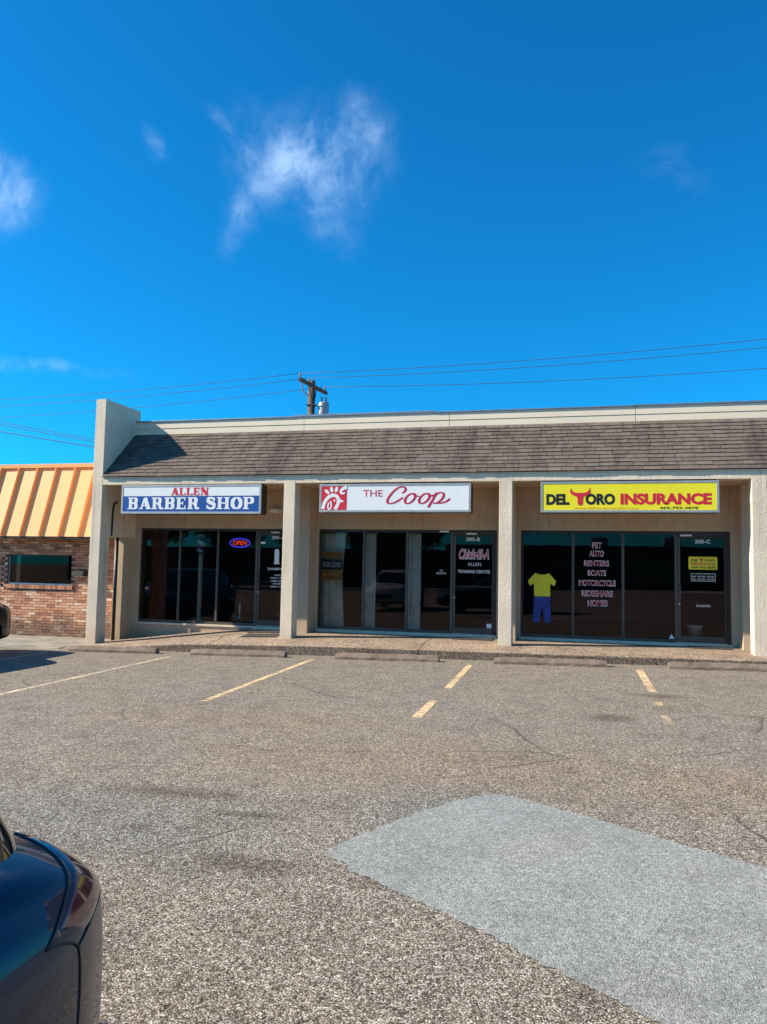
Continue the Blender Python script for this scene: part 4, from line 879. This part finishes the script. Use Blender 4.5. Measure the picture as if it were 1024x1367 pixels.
    def wheels(s):
        r = s.wheel[0]
        for yw in s.wheel[1:3]:
            for sg in (-1, 1):
                w = empty('wheel', (sg * (s.hwm - .115), yw, r), s.o); w.location = (sg * (s.hwm - .115), yw, r)
                MB().lathe([(r * .66, -.10), (r * .9, -.11), (r * .985, -.085), (r, -.04), (r, .04), (r * .985, .085), (r * .9, .11), (r * .66, .10)], (0, 0, 0), 'x', 40).build('tyre', 'rubber', w, smooth='solid', local=True)
                rim = MB().lathe([(r * .665, -.02), (r * .66, .101 * sg), (r * .60, .085 * sg), (r * .58, .03 * sg), (.03, .02 * sg)], (0, 0, 0), 'x', 40)
                for k in range(10):
                    a = 2 * math.pi * k / 10; ca, sa = math.cos(a), math.sin(a); pr = [(.02, -.022), (r * .60, -.016), (r * .60, .016), (.02, .022)]
                    rim.prism(pr, lambda u, t: (sg * .035, u * ca - t * sa, u * sa + t * ca), lambda u, t: (sg * .085, u * ca - t * sa, u * sa + t * ca))
                rim.lathe([(.06, .03 * sg), (.055, .092 * sg), (.02, .096 * sg)], (0, 0, 0), 'x', 20); rim.build('rim', 'alu', w, local=True)
    def details(s):
        y1, y0 = s.y1, s.y0
        s.patch([(y1 - .62, 5.45), (y1 - .15, 5.75), (y1 - .10, 4.25), (y1 - .56, 4.15)], 'headlamp', 'headlamp', .006)
        s.line([(y1 - .63, 5.5), (y1 - .62, 5.1), (y1 - .60, 4.6), (y1 - .57, 4.1)], .005); s.line([(y1 - .57, 4.1), (y1 - .35, 4.12), (y1 - .10, 4.2)], .004); s.line([(y1 - .63, 5.5), (y1 - .40, 5.62), (y1 - .15, 5.8)], .004)
        s.line([(s.cab[0][1] + .05, 5.62), (y1 - 1.0, 5.60), (y1 - .63, 5.52)], .006); s.line([(y1 - .15, 5.8), (y1 - .13, 7), (y1 - .12, 8)], .005)
        s.line([(y1 - .57, 4.1), (y1 - .62, 3.6), (y1 - .66, 3.1)], .003)
        s.patch([(y0 + .40, 5.35), (y0 + .022, 5.6), (y0 + .022, 4.65), (y0 + .34, 4.05)], 'tail_lamp', 'tail', .006, n=16)
        s.line([(y0 + .41, 5.4), (y0 + .38, 4.6), (y0 + .35, 4.0)], .0035); s.line([(y0 + .35, 4.0), (y0 + .19, 4.3), (y0 + .021, 4.6)], .0035); s.line([(y0 + .41, 5.4), (y0 + .22, 5.52), (y0 + .022, 5.66)], .004)
        s.line([(y0 + .022, 5.66), (y0 + .0215, 5.1), (y0 + .021, 4.6)], .0035); s.line([(y0 + .021, 4.6), (y0 + .018, 3.6), (y0 + .016, 2.4)], .003)
        for yy in (s.cab[0][1] - .18, (s.cab[0][1] + s.cab[0][2]) / 2 - .05): s.line([(yy, 5.0), (yy, 4), (yy - .01, 3), (yy - .02, 1.8)], .004)
        for yy in (s.cab[0][1] - 1.0, (s.cab[0][1] + s.cab[0][2]) / 2 - .85):
            p = s.S(yy, 4.2); 
            for sg in (-1, 1): MB().tube([(sg * (p.x + .0), yy - .08, p.z), (sg * (p.x + .025), yy - .05, p.z), (sg * (p.x + .025), yy + .05, p.z), (sg * (p.x), yy + .08, p.z)], .012, 6).build('door_handle', s.p, s.o, smooth=True, local=True)
        # grille, badge, plates, mirrors
        q = s.S(y1, 4); zf = s.sec(y1 - .05)
        gz0, gz1 = zf[2] + .10, zf[3] - .10
        bx('grille', 'trim', s.o, -.42, .42, y1 - .02, y1 + .012, gz0, gz1, .01)
        for k in range(4): z_ = gz0 + (gz1 - gz0) * (k + .6) / 4.4; bx('grille_bar', 'chrome', s.o, -.40, .40, y1 + .011, y1 + .018, z_, z_ + .008)
        bd_ = s.S(y1 - .085, 8); MB().tube([(.055 * math.cos(a), y1 - .03 + .012 + .01 * math.sin(a), gz1 + .045 + .04 * math.sin(a)) for a in [2 * math.pi * i / 24 for i in range(25)]], .008, 6).build('badge', 'chrome', s.o, smooth=True, local=True)
        bx('license_plate', 'white', s.o, -.15, .15, y0 - .012, y0 + .02, zf[2] + .22, zf[2] + .36)
        p = s.Q(31, .12)
        for sg in (-1, 1):
            mm = MB().lathe([(.02, -.03), (.075, -.02), (.085, .03), (.06, .08), (.01, .10)], (0, 0, 0), 'y', 16); mm.v = [Vector((sg * (p.x + .14) + v.x * 1.35, p.y - .16 + v.y, p.z + .07 + v.z * .85)) for v in mm.v]; mo = mm.build('mirror', s.p, s.o, smooth='solid', local=True)
            MB().tube([(sg * (p.x - .03), p.y - .14, p.z + .01), (sg * (p.x + .10), p.y - .14, p.z + .05)], .022, 6).build('mirror_arm', 'trim', mo, smooth=True, local=True)
sedan = [(-2.30, .44, .50, .77, .79), (-2.285, .62, .45, .83, .87), (-2.25, .74, .38, .88, .94), (-2.17, .83, .30, .92, 1.02), (-1.9, .87, .24, .945, 1.06), (-1.35, .90, .21, .945, 1.03), (-.5, .905, .20, .925, 1.0), (.4, .90, .20, .905, .99), (.95, .90, .2, .885, .985), (1.4, .895, .22, .845, .945), (1.75, .885, .23, .80, .885), (2.02, .865, .25, .745, .815), (2.17, .83, .28, .69, .74), (2.25, .76, .33, .62, .65), (2.28, .66, .40, .56, .58)]
NX = -2.06
Car(sedan, 'parked_car', 'tail end of a glossy dark navy car at the bottom left, close to the camera', 'car', 'paint_navy', (-3.35, -14.862, G(-3.35)), R(80), ((.93, .98, -2.19, .79), (1.42, .22, -1.66, .60)), (.325, 1.38, -1.36), bow=.20)
suv = [(-2.35, .78, .50, 1.0, 1.04), (-2.28, .88, .36, 1.06, 1.12), (-2.0, .93, .30, 1.08, 1.14), (-1.4, .955, .28, 1.08, 1.14), (-.5, .96, .27, 1.07, 1.13), (.4, .96, .27, 1.06, 1.13), (.95, .955, .27, 1.05, 1.13), (1.4, .95, .28, 1.03, 1.11), (1.85, .935, .30, .99, 1.06), (2.12, .91, .33, .94, 1.0), (2.26, .86, .38, .86, .90), (2.33, .79, .44, .76, .79), (2.35, .70, .50, .68, .70)]
SUVC = ((1.08, 1.0, -2.2, .86), (1.66, .30, -1.95, .68))
Car(suv, 'parked_vehicle', 'black sport utility vehicle mostly cut off by the left edge before the brick building', 'car', 'paint_black', (-11.93, -5.12, G(-11.93)), 0, SUVC, (.36, 1.42, -1.45), bow=.2)
Car(suv, 'parked_vehicle', 'silver sport utility vehicle mirrored in the middle shop\'s windows', 'car', 'paint_silver', (-7.9, -16.9, G(-7.9)), 0, SUVC, (.36, 1.42, -1.45), bow=.2)

# ------------------------------------------------------------------ far side of the lot, seen mirrored in the glass
ob = tag(empty('opposite_building', (5, -62, G(5))), 'long low dark building mirrored in the yellow-sign shop windows', 'building')
bx('wall', 'far_wall', ob, -13, 30, -70, -60, -.6, 3.7); bx('parapet', 'far_wall', ob, -13.1, 30.1, -70.1, -59.9, 3.701, 3.95)
for i in range(7):
    xw = -7 + i * 4; w_ = bx('window', 'bronze', ob, xw, xw + 2.6, -60.0 + .002, -59.95, .4, 2.5); bx('pane', 'car_glass', w_, xw + .08, xw + 2.52, -59.949, -59.93, .48, 2.42)
for i, (xr, yr) in enumerate(((2, -64), (9, -65), (15, -63))):
    u_ = empty('roof_unit', (xr, yr, 3.95), ob); bx('housing', 'trans', u_, xr - .8, xr + .8, yr - .6, yr + .6, 3.951, 4.9, .02); MB().lathe([(.4, 0), (.4, .1), (.05, .11)], (xr, yr, 4.9), n=16).build('fan_cap', 'steel_dark', u_)
o2 = tag(empty('opposite_building', (-32, -64, G(-22))), 'dark long building mirrored low in the barber shop glass', 'building')
bx('wall', 'far_wall', o2, -60, -15, -72, -64, -.9, 3.2); bx('parapet', 'far_wall', o2, -60.1, -14.9, -72.1, -63.9, 3.201, 3.5)
for i, (x, y_, h_, r_, lb) in enumerate(((-40, -52, 9.0, 4.2, 'tall tree mirrored in the brick building window'), (-33, -54, 8.0, 4.0, 'tree mirrored left in the barber shop glass'), (-27.5, -56, 7.6, 3.8, 'tree mirrored in the second pane of the barber shop'), (-19.5, -56, 6.8, 3.2, 'low tree mirrored in the barber shop door'), (-15.0, -57, 8.0, 3.8, 'tree mirrored in the middle shop\'s left panes'))):
    tree(x, y_, h_, r_, lb, 20 + i, 5200, 'trees across the lot seen in the glass', lf=1.7)
